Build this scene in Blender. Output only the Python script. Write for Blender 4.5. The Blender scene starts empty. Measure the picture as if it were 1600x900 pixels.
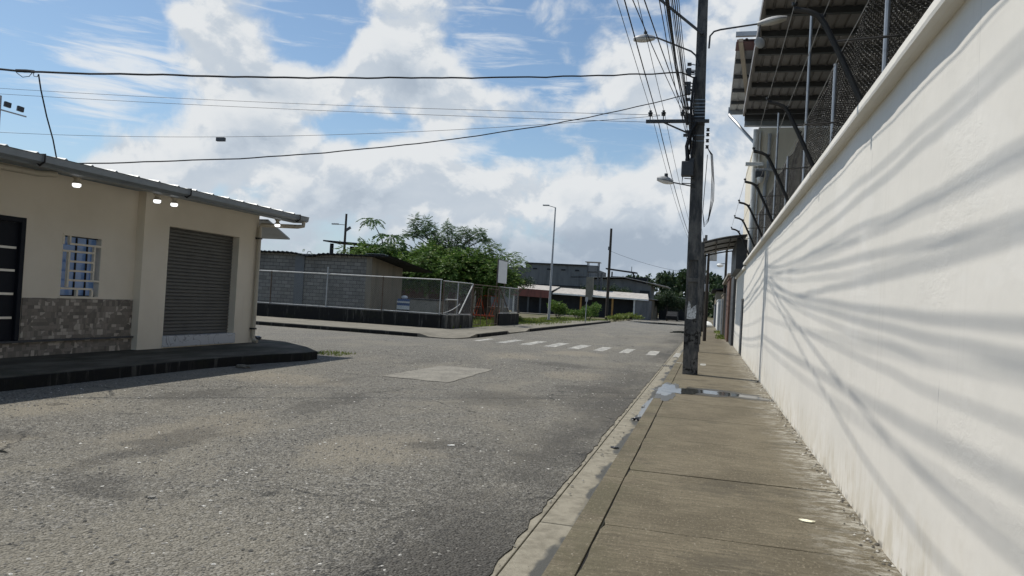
import bpy, math, random
from mathutils import Vector, Matrix, noise as mnoise
R = math.radians
random.seed(7)
scene = bpy.context.scene
col = scene.collection

# ------------------------------------------------------------------ camera
YAW, PITCH, ROLL = R(14.9), R(0.95), R(3.29)
fw = Vector((-math.sin(YAW)*math.cos(PITCH), math.cos(YAW)*math.cos(PITCH), math.sin(PITCH)))
r0 = Vector((math.cos(YAW), math.sin(YAW), 0)); u0 = r0.cross(fw)
rt = math.cos(ROLL)*r0 + math.sin(ROLL)*u0
up = -math.sin(ROLL)*r0 + math.cos(ROLL)*u0
cd = bpy.data.cameras.new('camera'); cam = bpy.data.objects.new('camera', cd); col.objects.link(cam)
cd.sensor_width = 36; cd.lens = 25.99; cd.clip_start = 0.05; cd.clip_end = 5000
cam.matrix_world = Matrix(((rt.x, up.x, -fw.x, 0), (rt.y, up.y, -fw.y, 0), (rt.z, up.z, -fw.z, 1.7), (0, 0, 0, 1)))
scene.camera = cam

# ------------------------------------------------------------------ sun, sky, exposure
SUN = Vector((-1, .28, 1.95)).normalized()
sd = bpy.data.lights.new('sun', 'SUN'); sd.energy = 4.35; sd.angle = R(.6); sd.color = (1, .95, .865)
so = bpy.data.objects.new('sun', sd); col.objects.link(so)
so.rotation_euler = SUN.to_track_quat('Z', 'Y').to_euler()
scene.view_settings.view_transform = 'Standard'; scene.view_settings.look = 'None'
scene.view_settings.exposure = 0.0; scene.view_settings.gamma = 1; scene.view_settings.use_curve_mapping = False
scene.render.engine = 'CYCLES'
scene.cycles.use_denoising = True
scene.cycles.max_bounces = 6

world = bpy.data.worlds.new('World'); scene.world = world; world.use_nodes = True
class NT:
    """tiny node-graph writer"""
    def __init__(s, nt): s.nt = nt; s.L = nt.links
    def n(s, t, **k):
        x = s.nt.nodes.new(t)
        for a, b in k.items(): setattr(x, a, b)
        return x
    def put(s, sock, v):
        if isinstance(v, bpy.types.NodeSocket): s.L.new(v, sock)
        elif v is not None: sock.default_value = v
    def m(s, op, a, b=None, c=None, clamp=False):
        x = s.n('ShaderNodeMath', operation=op, use_clamp=clamp)
        for i, v in enumerate((a, b, c)): s.put(x.inputs[i], v)
        return x.outputs[0]
    def vm(s, op, a, b=None, out=0, scale=None):
        x = s.n('ShaderNodeVectorMath', operation=op)
        s.put(x.inputs[0], a)
        if b is not None: s.put(x.inputs[1], b)
        if scale is not None: s.put(x.inputs['Scale'], scale)
        return x.outputs[out]
    def noise(s, vec, scale, det=4, rough=.55, dist=0, out='Fac'):
        x = s.n('ShaderNodeTexNoise'); s.put(x.inputs['Vector'], vec)
        x.inputs['Scale'].default_value = scale; x.inputs['Detail'].default_value = det
        x.inputs['Roughness'].default_value = rough; x.inputs['Distortion'].default_value = dist
        return x.outputs[out]
    def vor(s, vec, scale, out='Distance', feature='F1'):
        x = s.n('ShaderNodeTexVoronoi', feature=feature); s.put(x.inputs['Vector'], vec)
        x.inputs['Scale'].default_value = scale
        return x.outputs[out]
    def ss(s, v, lo, hi, a=0., b=1.):
        x = s.n('ShaderNodeMapRange', interpolation_type='SMOOTHSTEP')
        s.put(x.inputs[0], v)
        for i, w in zip((1, 2, 3, 4), (lo, hi, a, b)): s.put(x.inputs[i], w)
        return x.outputs[0]
    def mix(s, f, a, b, mode='MIX'):
        x = s.n('ShaderNodeMix', data_type='RGBA', blend_type=mode)
        s.put(x.inputs[0], f)
        for i, v in ((6, a), (7, b)):
            if isinstance(v, (tuple, list)): v = (*v[:3], 1)
            s.put(x.inputs[i], v)
        return x.outputs[2]
    def sep(s, v):
        x = s.n('ShaderNodeSeparateXYZ'); s.put(x.inputs[0], v); return x.outputs
    def comb(s, a, b, c):
        x = s.n('ShaderNodeCombineXYZ')
        for i, v in enumerate((a, b, c)): s.put(x.inputs[i], v)
        return x.outputs[0]
    def mapv(s, v, scale=(1, 1, 1), rot=(0, 0, 0), loc=(0, 0, 0)):
        x = s.n('ShaderNodeMapping'); s.put(x.inputs[0], v)
        x.inputs['Scale'].default_value = scale; x.inputs['Rotation'].default_value = rot; x.inputs['Location'].default_value = loc
        return x.outputs[0]

def build_sky():
    g = NT(world.node_tree)
    bg = world.node_tree.nodes['Background']
    sky = g.n('ShaderNodeTexSky', sky_type='NISHITA', sun_disc=False)
    sky.sun_elevation = math.asin(SUN.z); sky.sun_rotation = math.atan2(SUN.x, SUN.y)
    sky.air_density = 1.0; sky.dust_density = .6; sky.ozone_density = 1.6
    d = g.vm('NORMALIZE', g.n('ShaderNodeTexCoord').outputs['Generated'])
    X, Y, Z = g.sep(d)
    az = g.m('ARCTAN2', g.m('MULTIPLY', X, -1.), Y)         # left of the street is positive
    el = g.m('ARCSINE', Z)
    q = g.comb(az, g.m('MULTIPLY', el, 1.25), 0.)
    def blob(a0, e0, ra, re, amp):
        a = g.m('DIVIDE', g.m('SUBTRACT', az, R(a0)), R(ra)); e = g.m('DIVIDE', g.m('SUBTRACT', el, R(e0)), R(re))
        s2 = g.m('ADD', g.m('MULTIPLY', a, a), g.m('MULTIPLY', e, e))
        return g.m('MULTIPLY', g.m('POWER', 2.718, g.m('MULTIPLY', s2, -1.)), amp)
    def total(lst):
        t = None
        for b in lst:
            v = blob(*b); t = v if t is None else g.m('ADD', t, v)
        return t
    def field(off):
        v = g.vm('ADD', q, off)
        warp = g.vm('SCALE', g.vm('SUBTRACT', g.noise(v, 5, 3, .5, 0, 'Color'), (.5, .5, .5)), scale=.10)
        v = g.vm('ADD', v, warp)
        big = g.noise(v, 6.5, 10, .60)
        w2 = g.vm('ADD', v, g.vm('SCALE', g.vm('SUBTRACT', g.noise(v, 22, 4, .6, 0, 'Color'), (.5, .5, .5)), scale=.05))
        bil = g.m('MULTIPLY', g.m('SUBTRACT', .42, g.vor(w2, 13)), .20)
        bil = g.m('ADD', bil, g.m('MULTIPLY', g.m('SUBTRACT', .42, g.vor(w2, 33)), .11))
        return g.m('ADD', big, bil)
    bias = total(BLOBS)
    f0 = g.m('ADD', field((3.1, .7, .2)), bias)
    f1 = g.m('ADD', field((3.1 + .010, .7 + .026, .2)), bias)
    cov = g.ss(f0, .46, .70)
    # thin streaky cloud high up
    st = g.mapv(q, (4.5, 30, 1), (0, 0, R(20)))
    streak = g.noise(st, 1.3, 9, .66, .5)
    cir = g.m('MULTIPLY', g.ss(g.m('ADD', streak, total(STREAKS)), .56, .84), .9)
    # cloud light: the side away from the sun and the thick bases are darker
    grad = g.m('SUBTRACT', f1, f0)
    lit = g.ss(grad, -.09, .09)
    thick = g.ss(f0, .66, 1.10)
    tone = g.m('ADD', g.m('MULTIPLY', thick, .34), g.m('MULTIPLY', lit, .42))
    tone = g.m('ADD', tone, total(DARKS))
    tone = g.m('ADD', tone, g.m('MULTIPLY', g.m('SUBTRACT', g.noise(q, 11, 8, .62), .5), .45), clamp=True)
    cc = g.mix(g.ss(tone, .08, .55), (7.7, 7.95, 8.15), (5.4, 6.05, 6.8))
    cc = g.mix(g.ss(tone, .5, 1.), cc, (3.8, 4.5, 5.4))
    hz = g.ss(el, .0, .26, 1., 0.)
    sk = g.mix(1., sky.outputs[0], SKYTINT, 'MULTIPLY')
    sk = g.mix(g.m('MULTIPLY', hz, .50), sk, (4.0, 5.3, 7.0))
    c = g.mix(cir, sk, (7.6, 8.0, 8.4))
    c = g.mix(cov, c, cc)
    g.L.new(c, bg.inputs[0]); bg.inputs[1].default_value = .1
SKYTINT = (1.08, 1.16, 1.16)
BLOBS = [(36.5, 16.5, 3.8, 3.6, .40), (31, 14.6, 3.6, 2.0, .30), (39.5, 19.5, 2.5, 2, .16), (24, 18, 4.2, 4.6, .34), (20, 14.5, 4.5, 2.6, .24), (40, 8.4, 5, 2.3, .34), (34.5, 11, 3.6, 2.6, .30), (28, 8.2, 4, 2.4, .34), (20, 8, 5, 2.6, .26), (12, 8.5, 6, 2.8, .28), (7, 17.5, 5, 3.4, .30), (2, 10, 6, 5, .26), (-7, 12, 7, 13, .50), (10, 3, 30, 3.6, .30), (-25, 20, 14, 20, .12),
         (47, 17.5, 6, 5.0, -.34), (50, 10, 4, 3.0, -.22), (30.3, 18.8, 1.9, 2.4, -.40), (43.5, 12.4, 3.2, 1.4, -.22), (27.0, 12.3, 3.8, .9, -.30), (15.8, 18.0, 2.6, 1.7, -.44), (12.0, 16.6, 1.8, 1.2, -.28), (7.3, 13.2, 3.6, .8, -.34), (13.5, 11.6, 3.2, .6, -.22), (90, 30, 30, 30, -.1)]
STREAKS = [(43.5, 14.3, 4.5, 2.4, .30), (38, 19.5, 5, 2, .14), (45, 11.2, 3, 1.2, .20), (7, 15, 8, 3, .12), (19, 19, 4, 2.0, .18), (22, 11.5, 5, 2, .14)]
DARKS = [(22, 2.0, 30, 2.2, .30), (4, 4.4, 7, 2.3, .55), (13, 3.6, 7, 2.0, .42), (-7, 6, 5, 7, .30), (22, 4.2, 8, 1.6, .22), (-6.5, 16, 4, 6, .24), (34.5, 14.2, 3, 1.2, .36), (33.5, 11.0, 2.0, 1.3, .34), (23.5, 15.5, 2.6, 1.6, .32), (27, 6.8, 4, 1.2, .24), (33, 5.8, 5, 1.4, .24), (41, 10.2, 3.5, .9, -.26), (28, 9.6, 3, .8, -.26), (12, 10.2, 4, 1.0, -.20), (11, 6.6, 2.4, .8, -.2)]
build_sky()

# ------------------------------------------------------------------ materials
def mat(name, rough=.8, spec=.3):
    m = bpy.data.materials.new(name); m.use_nodes = True
    g = NT(m.node_tree); b = m.node_tree.nodes['Principled BSDF']
    b.inputs['Roughness'].default_value = rough; b.inputs['Specular IOR Level'].default_value = spec
    g.b = b; g.mat = m
    g.P = g.n('ShaderNodeNewGeometry').outputs['Position']
    return g
def bump(g, h, dist, strength=1.):
    x = g.n('ShaderNodeBump'); x.inputs['Distance'].default_value = dist; x.inputs['Strength'].default_value = strength
    g.put(x.inputs['Height'], h); g.L.new(x.outputs[0], g.b.inputs['Normal'])
def color(g, c):
    g.put(g.b.inputs['Base Color'], (*c, 1) if isinstance(c, tuple) else c)
def worn(name, c, c2=None, scale=3., rough=.75, spec=.3, amt=.6, streak=False, bs=None, bd=.002, metal=0.):
    """paint, metal or concrete with uneven colour, optional vertical streaks"""
    g = mat(name, rough, spec); c2 = c2 or tuple(x*.6 for x in c)
    v = g.mapv(g.P, (1, 1, .18)) if streak else g.P
    f = g.ss(g.noise(v, scale, 6, .65), .42, .68)
    f2 = g.noise(g.P, scale*9, 4, .6)
    color(g, g.mix(g.m('MULTIPLY', g.m('ADD', f, g.m('MULTIPLY', g.m('SUBTRACT', f2, .5), .5)), amt, clamp=True), c, c2))
    if bs: bump(g, g.noise(g.P, bs, 5, .6), bd)
    g.b.inputs['Metallic'].default_value = metal
    return g.mat
M = {}
def mats():
    # asphalt with worn-out stones, dusty tan areas, damp dark areas
    g = mat('asphalt', .85, .3); P = g.P
    grain = g.vor(P, 88, 'Color'); gr = g.sep(grain)[0]
    g2 = g.sep(g.vor(P, 36, 'Color')); grain2 = g2[0]
    base = g.mix(g.m('POWER', gr, 1.1), (.078, .074, .063), (.262, .248, .212))
    base = g.mix(g.m('MULTIPLY', g.ss(grain2, .70, .95), .8), base, (.30, .29, .26))
    base = g.mix(g.m('MULTIPLY', g.ss(g2[1], .80, .97), .7), base, (.045, .046, .046))
    Pw = g.vm('ADD', P, g.vm('SCALE', g.vm('SUBTRACT', g.noise(P, 1.1, 6, .65, 0, 'Color'), (.5, .5, .5)), scale=1.9))
    wx, wy, wz = g.sep(Pw)
    def spot(cx, cy, rx, ry, rot=0.):
        dx = g.m('SUBTRACT', wx, cx); dy = g.m('SUBTRACT', wy, cy); c_, s_ = math.cos(R(rot)), math.sin(R(rot))
        u = g.m('DIVIDE', g.m('ADD', g.m('MULTIPLY', dx, c_), g.m('MULTIPLY', dy, s_)), rx)
        v = g.m('DIVIDE', g.m('SUBTRACT', g.m('MULTIPLY', dy, c_), g.m('MULTIPLY', dx, s_)), ry)
        return g.ss(g.m('ADD', g.m('MULTIPLY', u, u), g.m('MULTIPLY', v, v)), .05, 1.5, 1., 0.)
    def spots(l):
        t = None
        for q in l: v = spot(*q); t = v if t is None else g.m('MAXIMUM', t, v)
        return t
    Ps = g.mapv(P, (1, .55, 1))
    dust = g.ss(g.noise(Ps, .50, 8, .66, .8), .44, .64)
    base = g.mix(g.m('MULTIPLY', dust, .50), base, (.250, .230, .183))
    tan = spots([(-5.7, 7.5, .55, 1.5), (-8.2, 7.6, .55, .8), (-7.6, 12.2, 1.3, .8), (-3.4, 7.4, .7, 1.1), (-3.0, 17.5, .8, 1.2), (-4.3, 25.2, 1.2, 1.2), (-5.6, 21.8, .8, 1.2), (-6.8, 5.6, .35, .5)])
    base = g.mix(g.m('MULTIPLY', tan, .50), base, (.275, .245, .188))
    dmp = spots([(-1.45, 4.4, .62, 1.9, 4), (-1.5, 8.0, .42, 2.6, 3), (-3.4, 12.3, .95, 1.0), (-5.45, 10.4, .35, 1.4), (-5.35, 6.3, .22, 1.5, 8), (-2.9, 8.0, .4, .35), (-7.3, 9.6, .5, .9), (-4.6, 5.0, .5, .3), (-2.2, 14.8, .8, .9), (-7.2, 6.0, .5, .35), (-3.8, 20, 1.2, .8)])
    d2 = g.ss(g.noise(g.mapv(P, (1, .42, 1), (0, 0, 0), (5, 2, 0)), .42, 7, .64, .8), .56, .68)
    base = g.mix(g.m('MULTIPLY', g.m('MAXIMUM', dmp, g.m('MULTIPLY', d2, .6)), .52), base, (.058, .055, .049))
    ck = g.n('ShaderNodeTexVoronoi', feature='DISTANCE_TO_EDGE'); g.put(ck.inputs['Vector'], g.vm('ADD', P, g.vm('SCALE', g.noise(P, 2.2, 6, .65, 0, 'Color'), scale=.55))); ck.inputs['Scale'].default_value = .42
    crack = g.m('MULTIPLY', g.ss(ck.outputs[0], .0035, .011, 1., 0.), g.ss(g.noise(P, .6, 3, .5), .50, .60))
    base = g.mix(g.m('MULTIPLY', crack, .75), base, (.03, .03, .028))
    X, Y, Z = g.sep(P)
    edge = g.m('MULTIPLY', g.ss(X, -3.0, -1.3), g.ss(g.noise(g.mapv(P, (1, .25, 1)), .8, 5, .6), .35, .6))
    base = g.mix(g.m('MULTIPLY', edge, .62), base, (.040, .038, .036))
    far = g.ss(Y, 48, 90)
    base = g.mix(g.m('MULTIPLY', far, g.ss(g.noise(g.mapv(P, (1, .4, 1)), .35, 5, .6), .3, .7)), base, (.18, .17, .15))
    color(g, base)
    h = g.m('ADD', g.m('MULTIPLY', g.vor(P, 48), -1.6), g.m('MULTIPLY', g.noise(P, 22, 5, .65), 1.2))
    h = g.m('ADD', h, g.m('MULTIPLY', g.noise(P, 3, 4, .6), 2.))
    bump(g, h, .019, .9); M['asphalt'] = g.mat
    # sidewalk concrete, brushed across, dirty, pale lime near the wall
    g = mat('sidewalk_concrete', .8, .3); P = g.P; X, Y, Z = g.sep(P)
    br = g.noise(g.mapv(P, (1.6, 17, 1), (0, 0, R(2))), 2.2, 8, .74, .1)
    cl = g.noise(P, 1.1, 7, .65)
    b = g.mix(g.ss(br, .34, .66), (.096, .081, .053), (.168, .144, .098))
    b = g.mix(g.m('MULTIPLY', g.ss(cl, .45, .62), .75), b, (.086, .072, .046))
    fl = g.noise(g.mapv(P, (1, .55, 1)), 48, 4, .8)
    b = g.mix(g.m('MULTIPLY', g.ss(fl, .53, .66), .55), b, (.28, .248, .182))
    b = g.mix(g.m('MULTIPLY', g.ss(g.noise(g.mapv(P, (1, .55, 1), (0, 0, 0), (3, 1, 0)), 40, 4, .8), .55, .68), .65), b, (.030, .026, .018))
    pale = g.m('MULTIPLY', g.ss(g.noise(g.mapv(P, (2.4, 15, 1)), 1.5, 9, .8, .2), .575, .69), g.ss(g.noise(P, 2.0, 5, .6), .42, .58))
    b = g.mix(g.m('MULTIPLY', pale, .75), b, (.33, .30, .225))
    dk = g.m('MULTIPLY', g.ss(g.noise(g.mapv(P, (1, 1.6, 1), (0, 0, 0), (7, 3, 0)), .9, 6, .65), .56, .66), .45)
    b = g.mix(dk, b, (.048, .042, .030))
    spk = g.ss(g.vor(P, 15), .05, .13, 1., 0.)
    b = g.mix(g.m('MULTIPLY', spk, g.ss(g.sep(g.vor(P, 15, 'Color'))[0], .80, .84)), b, (.40, .37, .30))
    lime = g.m('MULTIPLY', g.ss(g.m('ADD', X, g.m('MULTIPLY', g.m('SUBTRACT', g.noise(P, 1.3, 5, .6), .5), .7)), .70, 1.16), g.ss(g.noise(g.mapv(P, (2.0, 4.2, 1)), 3.2, 10, .80, .2), .46, .60))
    b = g.mix(g.m('MULTIPLY', lime, .82), b, (.40, .385, .335))
    green = g.m('MULTIPLY', g.ss(X, -.2, -.75), g.ss(g.noise(P, 3, 5, .6), .4, .65))
    b = g.mix(g.m('MULTIPLY', green, .35), b, (.090, .088, .048))
    color(g, b); bump(g, g.m('ADD', g.noise(P, 70, 4, .75), g.m('MULTIPLY', br, 1.0)), .009, .9); M['sidewalk'] = g.mat
    # gutter: pale concrete with damp patches
    g = mat('gutter_concrete', .8, .3); P = g.P; X, Y, Z = g.sep(P)
    b = g.mix(g.ss(g.noise(P, 7, 6, .65), .35, .7), (.26, .24, .19), (.17, .155, .12))
    wet = g.m('MULTIPLY', g.ss(X, -1.15, -.86), .80)
    wet = g.m('ADD', wet, g.m('MULTIPLY', g.m('SUBTRACT', g.noise(g.mapv(P, (1, .5, 1)), 1.7, 4, .6), .5), 2.2))
    wet = g.ss(wet, .45, .62)
    b = g.mix(wet, b, (.070, .068, .058)); color(g, b)
    g.put(g.b.inputs['Roughness'], g.ss(wet, 0, 1, .85, .55))
    bump(g, g.noise(P, 60, 4, .7), .006); M['gutter'] = g.mat
    # white painted plaster
    g = mat('white_plaster', .75, .25); P = g.P; X, Y, Z = g.sep(P)
    b = g.mix(g.ss(g.noise(P, .7, 6, .6), .35, .7), (.765, .735, .67), (.71, .685, .625))
    st = g.noise(g.mapv(P, (1, 9, .16)), 1.2, 7, .68)
    b = g.mix(g.m('MULTIPLY', g.ss(st, .54, .78), .32), b, (.60, .57, .50))
    rain = g.m('MULTIPLY', g.ss(g.noise(g.mapv(P, (1, 15, .10)), 1.5, 5, .6), .60, .74), g.ss(Z, 1.7, 3.2))
    b = g.mix(g.m('MULTIPLY', rain, .30), b, (.47, .45, .41))
    low = g.m('MULTIPLY', g.ss(g.m('ADD', Z, g.m('MULTIPLY', g.m('SUBTRACT', g.noise(P, 2.2, 6, .65), .5), .9)), .75, .15), g.ss(g.noise(g.mapv(P, (1, 3, 1)), 2.3, 7, .7), .36, .66))
    b = g.mix(g.m('MULTIPLY', low, .62), b, (.50, .44, .32))
    foot = g.m('MULTIPLY', g.ss(Z, .22, .15), g.ss(g.noise(P, 9, 5, .7), .48, .58))
    b = g.mix(g.m('MULTIPLY', foot, .8), b, (.16, .145, .12))
    patch = g.ss(g.noise(g.mapv(P, (1, .8, 1.5)), .8, 3, .45), .58, .60)
    b = g.mix(g.m('MULTIPLY', patch, .22), b, (.81, .79, .74))
    scuff = g.m('MULTIPLY', g.ss(g.noise(g.mapv(P, (1, 1, .3), (R(25), 0, 0)), 6, 6, .7), .71, .76), .40)
    b = g.mix(scuff, b, (.42, .41, .38))
    jn = None
    for yj, z0, z1 in ((6.60, 2.75, 3.35), (12.4, 2.9, 3.35), (4.52, .9, 1.75), (9.35, .5, 2.3), (17.9, 1.2, 3.0), (15.0, 2.4, 3.2), (3.4, 2.2, 3.0)):
        yy = g.m('ADD', g.m('SUBTRACT', Y, yj), g.m('MULTIPLY', g.m('SUBTRACT', g.noise(P, 2.5, 4, .6), .5), .05))
        l = g.m('MULTIPLY', g.ss(g.m('ABSOLUTE', yy), .002, .008, 1., 0.), g.m('MULTIPLY', g.ss(Z, z0-.1, z0+.25), g.ss(Z, z1-.2, z1+.1, 1., 0.)))
        jn = l if jn is None else g.m('MAXIMUM', jn, l)
    jn = g.m('MULTIPLY', jn, g.ss(g.noise(P, 3.5, 4, .7), .42, .58)); b = g.mix(g.m('MULTIPLY', jn, .45), b, (.25, .245, .23))
    color(g, b)
    marks = g.m('MULTIPLY', g.noise(g.mapv(P, (1, 1, 2.0), (R(35), 0, 0)), 11, 6, .7, .6), g.ss(g.noise(P, 1.0, 4, .6), .50, .66))
    h = g.m('ADD', g.m('MULTIPLY', g.noise(P, 1.6, 4, .55), 1.6), g.m('MULTIPLY', marks, .8))
    h = g.m('ADD', h, g.m('MULTIPLY', g.noise(P, 120, 3, .7), .05)); h = g.m('SUBTRACT', h, g.m('MULTIPLY', jn, .3))
    bump(g, h, .007, .65); M['plaster'] = g.mat
    # facade paint
    g = mat('beige_paint', .65, .3); P = g.P
    b = g.mix(g.ss(g.noise(P, 1.1, 5, .6), .3, .7), (.82, .735, .60), (.77, .685, .55))
    b = g.mix(g.m('MULTIPLY', g.ss(g.noise(g.mapv(P, (6, 6, .5)), 1, 5, .6), .6, .85), .25), b, (.52, .45, .35)); color(g, b)
    bump(g, g.noise(P, 90, 3, .6), .002); M['beige'] = g.mat
    # stone mosaic
    g = mat('mosaic_tile', .5, .4); P = g.P; X, Y, Z = g.sep(P)
    def bricks(w, h, off, sh):
        x = g.n('ShaderNodeTexBrick'); x.offset = off; x.inputs['Scale'].default_value = 1
        x.inputs['Brick Width'].default_value = w; x.inputs['Row Height'].default_value = h
        x.inputs['Mortar Size'].default_value = .002; x.inputs['Bias'].default_value = 0
        x.inputs['Color1'].default_value = (0, 0, 0, 1); x.inputs['Color2'].default_value = (1, 1, 1, 1); x.inputs['Mortar'].default_value = (.1, .1, .1, 1)
        g.put(x.inputs['Vector'], g.comb(g.m('ADD', g.m('ADD', Y, X), sh), g.m('ADD', Z, sh), 0.)); return x
    a = bricks(.13, .062, .37, 0.); b2 = bricks(.075, .115, .5, 3.03)
    pick = g.ss(g.sep(g.vor(g.comb(Y, Z, 0.), 5.5, 'Color'))[0], .5, .55)
    t = g.mix(pick, a.outputs['Color'], b2.outputs['Color']); tv = g.sep(t)[0]
    c = g.mix(tv, (.135, .115, .095), (.37, .32, .265))
    c = g.mix(g.ss(tv, .78, .9), c, (.56, .49, .41))
    c = g.mix(g.m('MULTIPLY', g.noise(P, 30, 4, .6), .4), c, (.17, .15, .13)); color(g, c)
    bump(g, tv, .004); M['mosaic'] = g.mat
    # concrete blocks
    g = mat('concrete_block', .9, .2); P = g.P; X, Y, Z = g.sep(P)
    x = g.n('ShaderNodeTexBrick'); x.offset = .5
    for k, v in (('Scale', 1), ('Brick Width', .42), ('Row Height', .21), ('Mortar Size', .012), ('Mortar Smooth', .3), ('Bias', 0)): x.inputs[k].default_value = v
    x.inputs['Color1'].default_value = (.185, .174, .158, 1); x.inputs['Color2'].default_value = (.262, .248, .225, 1); x.inputs['Mortar'].default_value = (.07, .068, .065, 1)
    g.put(x.inputs['Vector'], g.comb(g.m('ADD', X, Y), Z, 0.))
    c = g.mix(g.m('MULTIPLY', g.ss(g.noise(g.mapv(P, (1, 1, .4)), .8, 6, .65), .45, .7), .6), x.outputs['Color'], (.11, .105, .10)); color(g, c)
    bump(g, x.outputs['Fac'], -.01); M['block'] = g.mat
    # black algae plinth
    g = mat('algae_concrete', .9, .15); P = g.P
    s = g.noise(g.mapv(P, (3, 3, .35)), 1.4, 7, .7)
    c = g.mix(g.ss(s, .52, .75), (.018, .018, .018), (.12, .117, .105))
    c = g.mix(g.m('MULTIPLY', g.ss(g.noise(P, 2.5, 5, .6), .5, .7), .5), c, (.03, .032, .02)); color(g, c)
    bump(g, g.noise(P, 30, 5, .7), .008); M['algae'] = g.mat
    g = mat('mossy_concrete', .9, .2); P = g.P
    c = g.mix(g.ss(g.noise(g.mapv(P, (2, .6, 1)), 1.2, 7, .65), .35, .7), (.060, .054, .042), (.125, .115, .092))
    c = g.mix(g.m('MULTIPLY', g.ss(g.noise(P, .9, 5, .6), .45, .65), .7), c, (.036, .038, .026)); color(g, c)
    bump(g, g.noise(P, 40, 5, .7), .008); M['mossy'] = g.mat
    g = mat('pale_concrete', .9, .2); P = g.P
    c = g.mix(g.ss(g.noise(P, 1.2, 7, .65), .35, .7), (.21, .195, .16), (.14, .13, .105))
    c = g.mix(g.m('MULTIPLY', g.ss(g.noise(P, 4.5, 5, .6), .55, .7), .5), c, (.08, .077, .065)); color(g, c)
    bump(g, g.noise(P, 40, 5, .7), .008); M['pale'] = g.mat
    g = mat('patch_concrete', .9, .2); P = g.P
    c = g.mix(g.ss(g.noise(P, 2.0, 7, .65), .35, .7), (.25, .238, .205), (.175, .167, .145))
    c = g.mix(g.m('MULTIPLY', g.ss(g.sep(g.vor(P, 30, 'Color'))[0], .86, .95), .6), c, (.07, .07, .065)); color(g, c)
    bump(g, g.noise(P, 25, 5, .7), .012); M['patch'] = g.mat
    # worn road paint
    g = mat('road_paint', .75, .3); P = g.P
    hole = g.ss(g.noise(P, 4, 8, .8), .42, .57)
    c = g.mix(g.noise(P, 3, 4, .6), (.56, .55, .50), (.36, .35, .315)); c = g.mix(g.m('MULTIPLY', hole, .85), c, (.11, .11, .105)); color(g, c)
    bump(g, g.noise(P, 40, 4, .7), .008); M['paint'] = g.mat
    # dirt and grass ground
    g = mat('dirt', .95, .1); P = g.P
    c = g.mix(g.ss(g.noise(P, .3, 7, .65), .4, .65), (.16, .14, .10), (.075, .088, .032))
    c = g.mix(g.m('MULTIPLY', g.noise(P, 8, 5, .7), .5), c, (.10, .09, .06)); color(g, c)
    bump(g, g.noise(P, 6, 6, .7), .05); M['dirt'] = g.mat
    # concrete pole with stains
    g = mat('pole_concrete', .9, .2); P = g.P
    s = g.noise(g.mapv(P, (1, 1, .3)), 6, 7, .7)
    c = g.mix(g.ss(s, .38, .66), (.062, .065, .068), (.165, .160, .150))
    c = g.mix(g.m('MULTIPLY', g.ss(g.noise(P, 7, 8, .75), .52, .60), g.ss(g.sep(P)[2], 2.4, 1.2)), c, (.022, .021, .02)); color(g, c)
    bump(g, g.noise(P, 45, 5, .7), .006); M['pole'] = g.mat
    # foliage
    def leaf(name, a, b, c2):
        g = mat(name, .55, .3)
        rnd = g.n('ShaderNodeNewGeometry').outputs['Random Per Island']
        c = g.mix(rnd, a, b); c = g.mix(g.ss(rnd, .88, 1.), c, c2)
        c = g.mix(g.m('MULTIPLY', g.ss(g.noise(g.P, .9, 4, .6), .4, .65), .5), c, tuple(x*.5 for x in a)); color(g, c)
        tr = g.n('ShaderNodeBsdfTranslucent'); g.L.new(c, tr.inputs[0])
        mx = g.n('ShaderNodeMixShader'); mx.inputs[0].default_value = .36
        g.L.new(g.b.outputs[0], mx.inputs[1]); g.L.new(tr.outputs[0], mx.inputs[2])
        g.L.new(mx.outputs[0], g.nt.nodes['Material Output'].inputs[0]); M[name] = g.mat
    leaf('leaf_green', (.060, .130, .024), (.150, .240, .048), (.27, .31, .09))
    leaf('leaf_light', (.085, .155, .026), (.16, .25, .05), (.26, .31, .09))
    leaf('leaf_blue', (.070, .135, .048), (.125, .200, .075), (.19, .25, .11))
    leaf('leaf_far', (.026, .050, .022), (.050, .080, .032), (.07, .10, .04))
    leaf('grass_blade', (.12, .165, .03), (.22, .27, .06), (.32, .30, .11))
    # corrugated underside (ribs are geometry), glass, water, bulbs
    g = mat('water', .05, .5); color(g, (.03, .032, .03)); g.b.inputs['Roughness'].default_value = .04
    bump(g, g.noise(g.P, 9, 3, .5), .002); M['water'] = g.mat
    g = mat('window_glass', .08, .5); P = g.P
    c = g.mix(g.noise(P, 1.5, 2), (.20, .36, .72), (.26, .43, .80)); color(g, c); M['glass'] = g.mat  # blue panes, with the sky's reflection put into the base colour
    g = mat('lit_bulb'); color(g, (.9, .9, .9)); g.b.inputs['Emission Color'].default_value = (.93, .97, 1, 1); g.b.inputs['Emission Strength'].default_value = 1.6; M['bulb'] = g.mat
    g = mat('marble', .25, .5); P = g.P
    v = g.m('ABSOLUTE', g.m('SUBTRACT', g.noise(g.mapv(P, (1, 1, 1), (R(40), 0, 0)), 2.2, 3, .5, 1.2), .5))
    color(g, g.mix(g.ss(v, .0, .022), (.26, .26, .27), (.55, .56, .58))); M['marble'] = g.mat
    M['galv'] = worn('galvanised_steel', (.42, .43, .44), (.27, .27, .27), 6, .45, .5, .6, metal=.6)
    M['rail'] = worn('pale_pipe', (.55, .55, .53), (.30, .29, .27), 4, .5, .4, .5)
    M['wire_mesh'] = worn('fence_wire', (.34, .35, .35), (.20, .20, .19), 3, .5, .4, .5, metal=.5)
    M['rust'] = worn('rusty_pipe', (.13, .10, .075), (.07, .045, .03), 5, .8, .3, .8)
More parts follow.
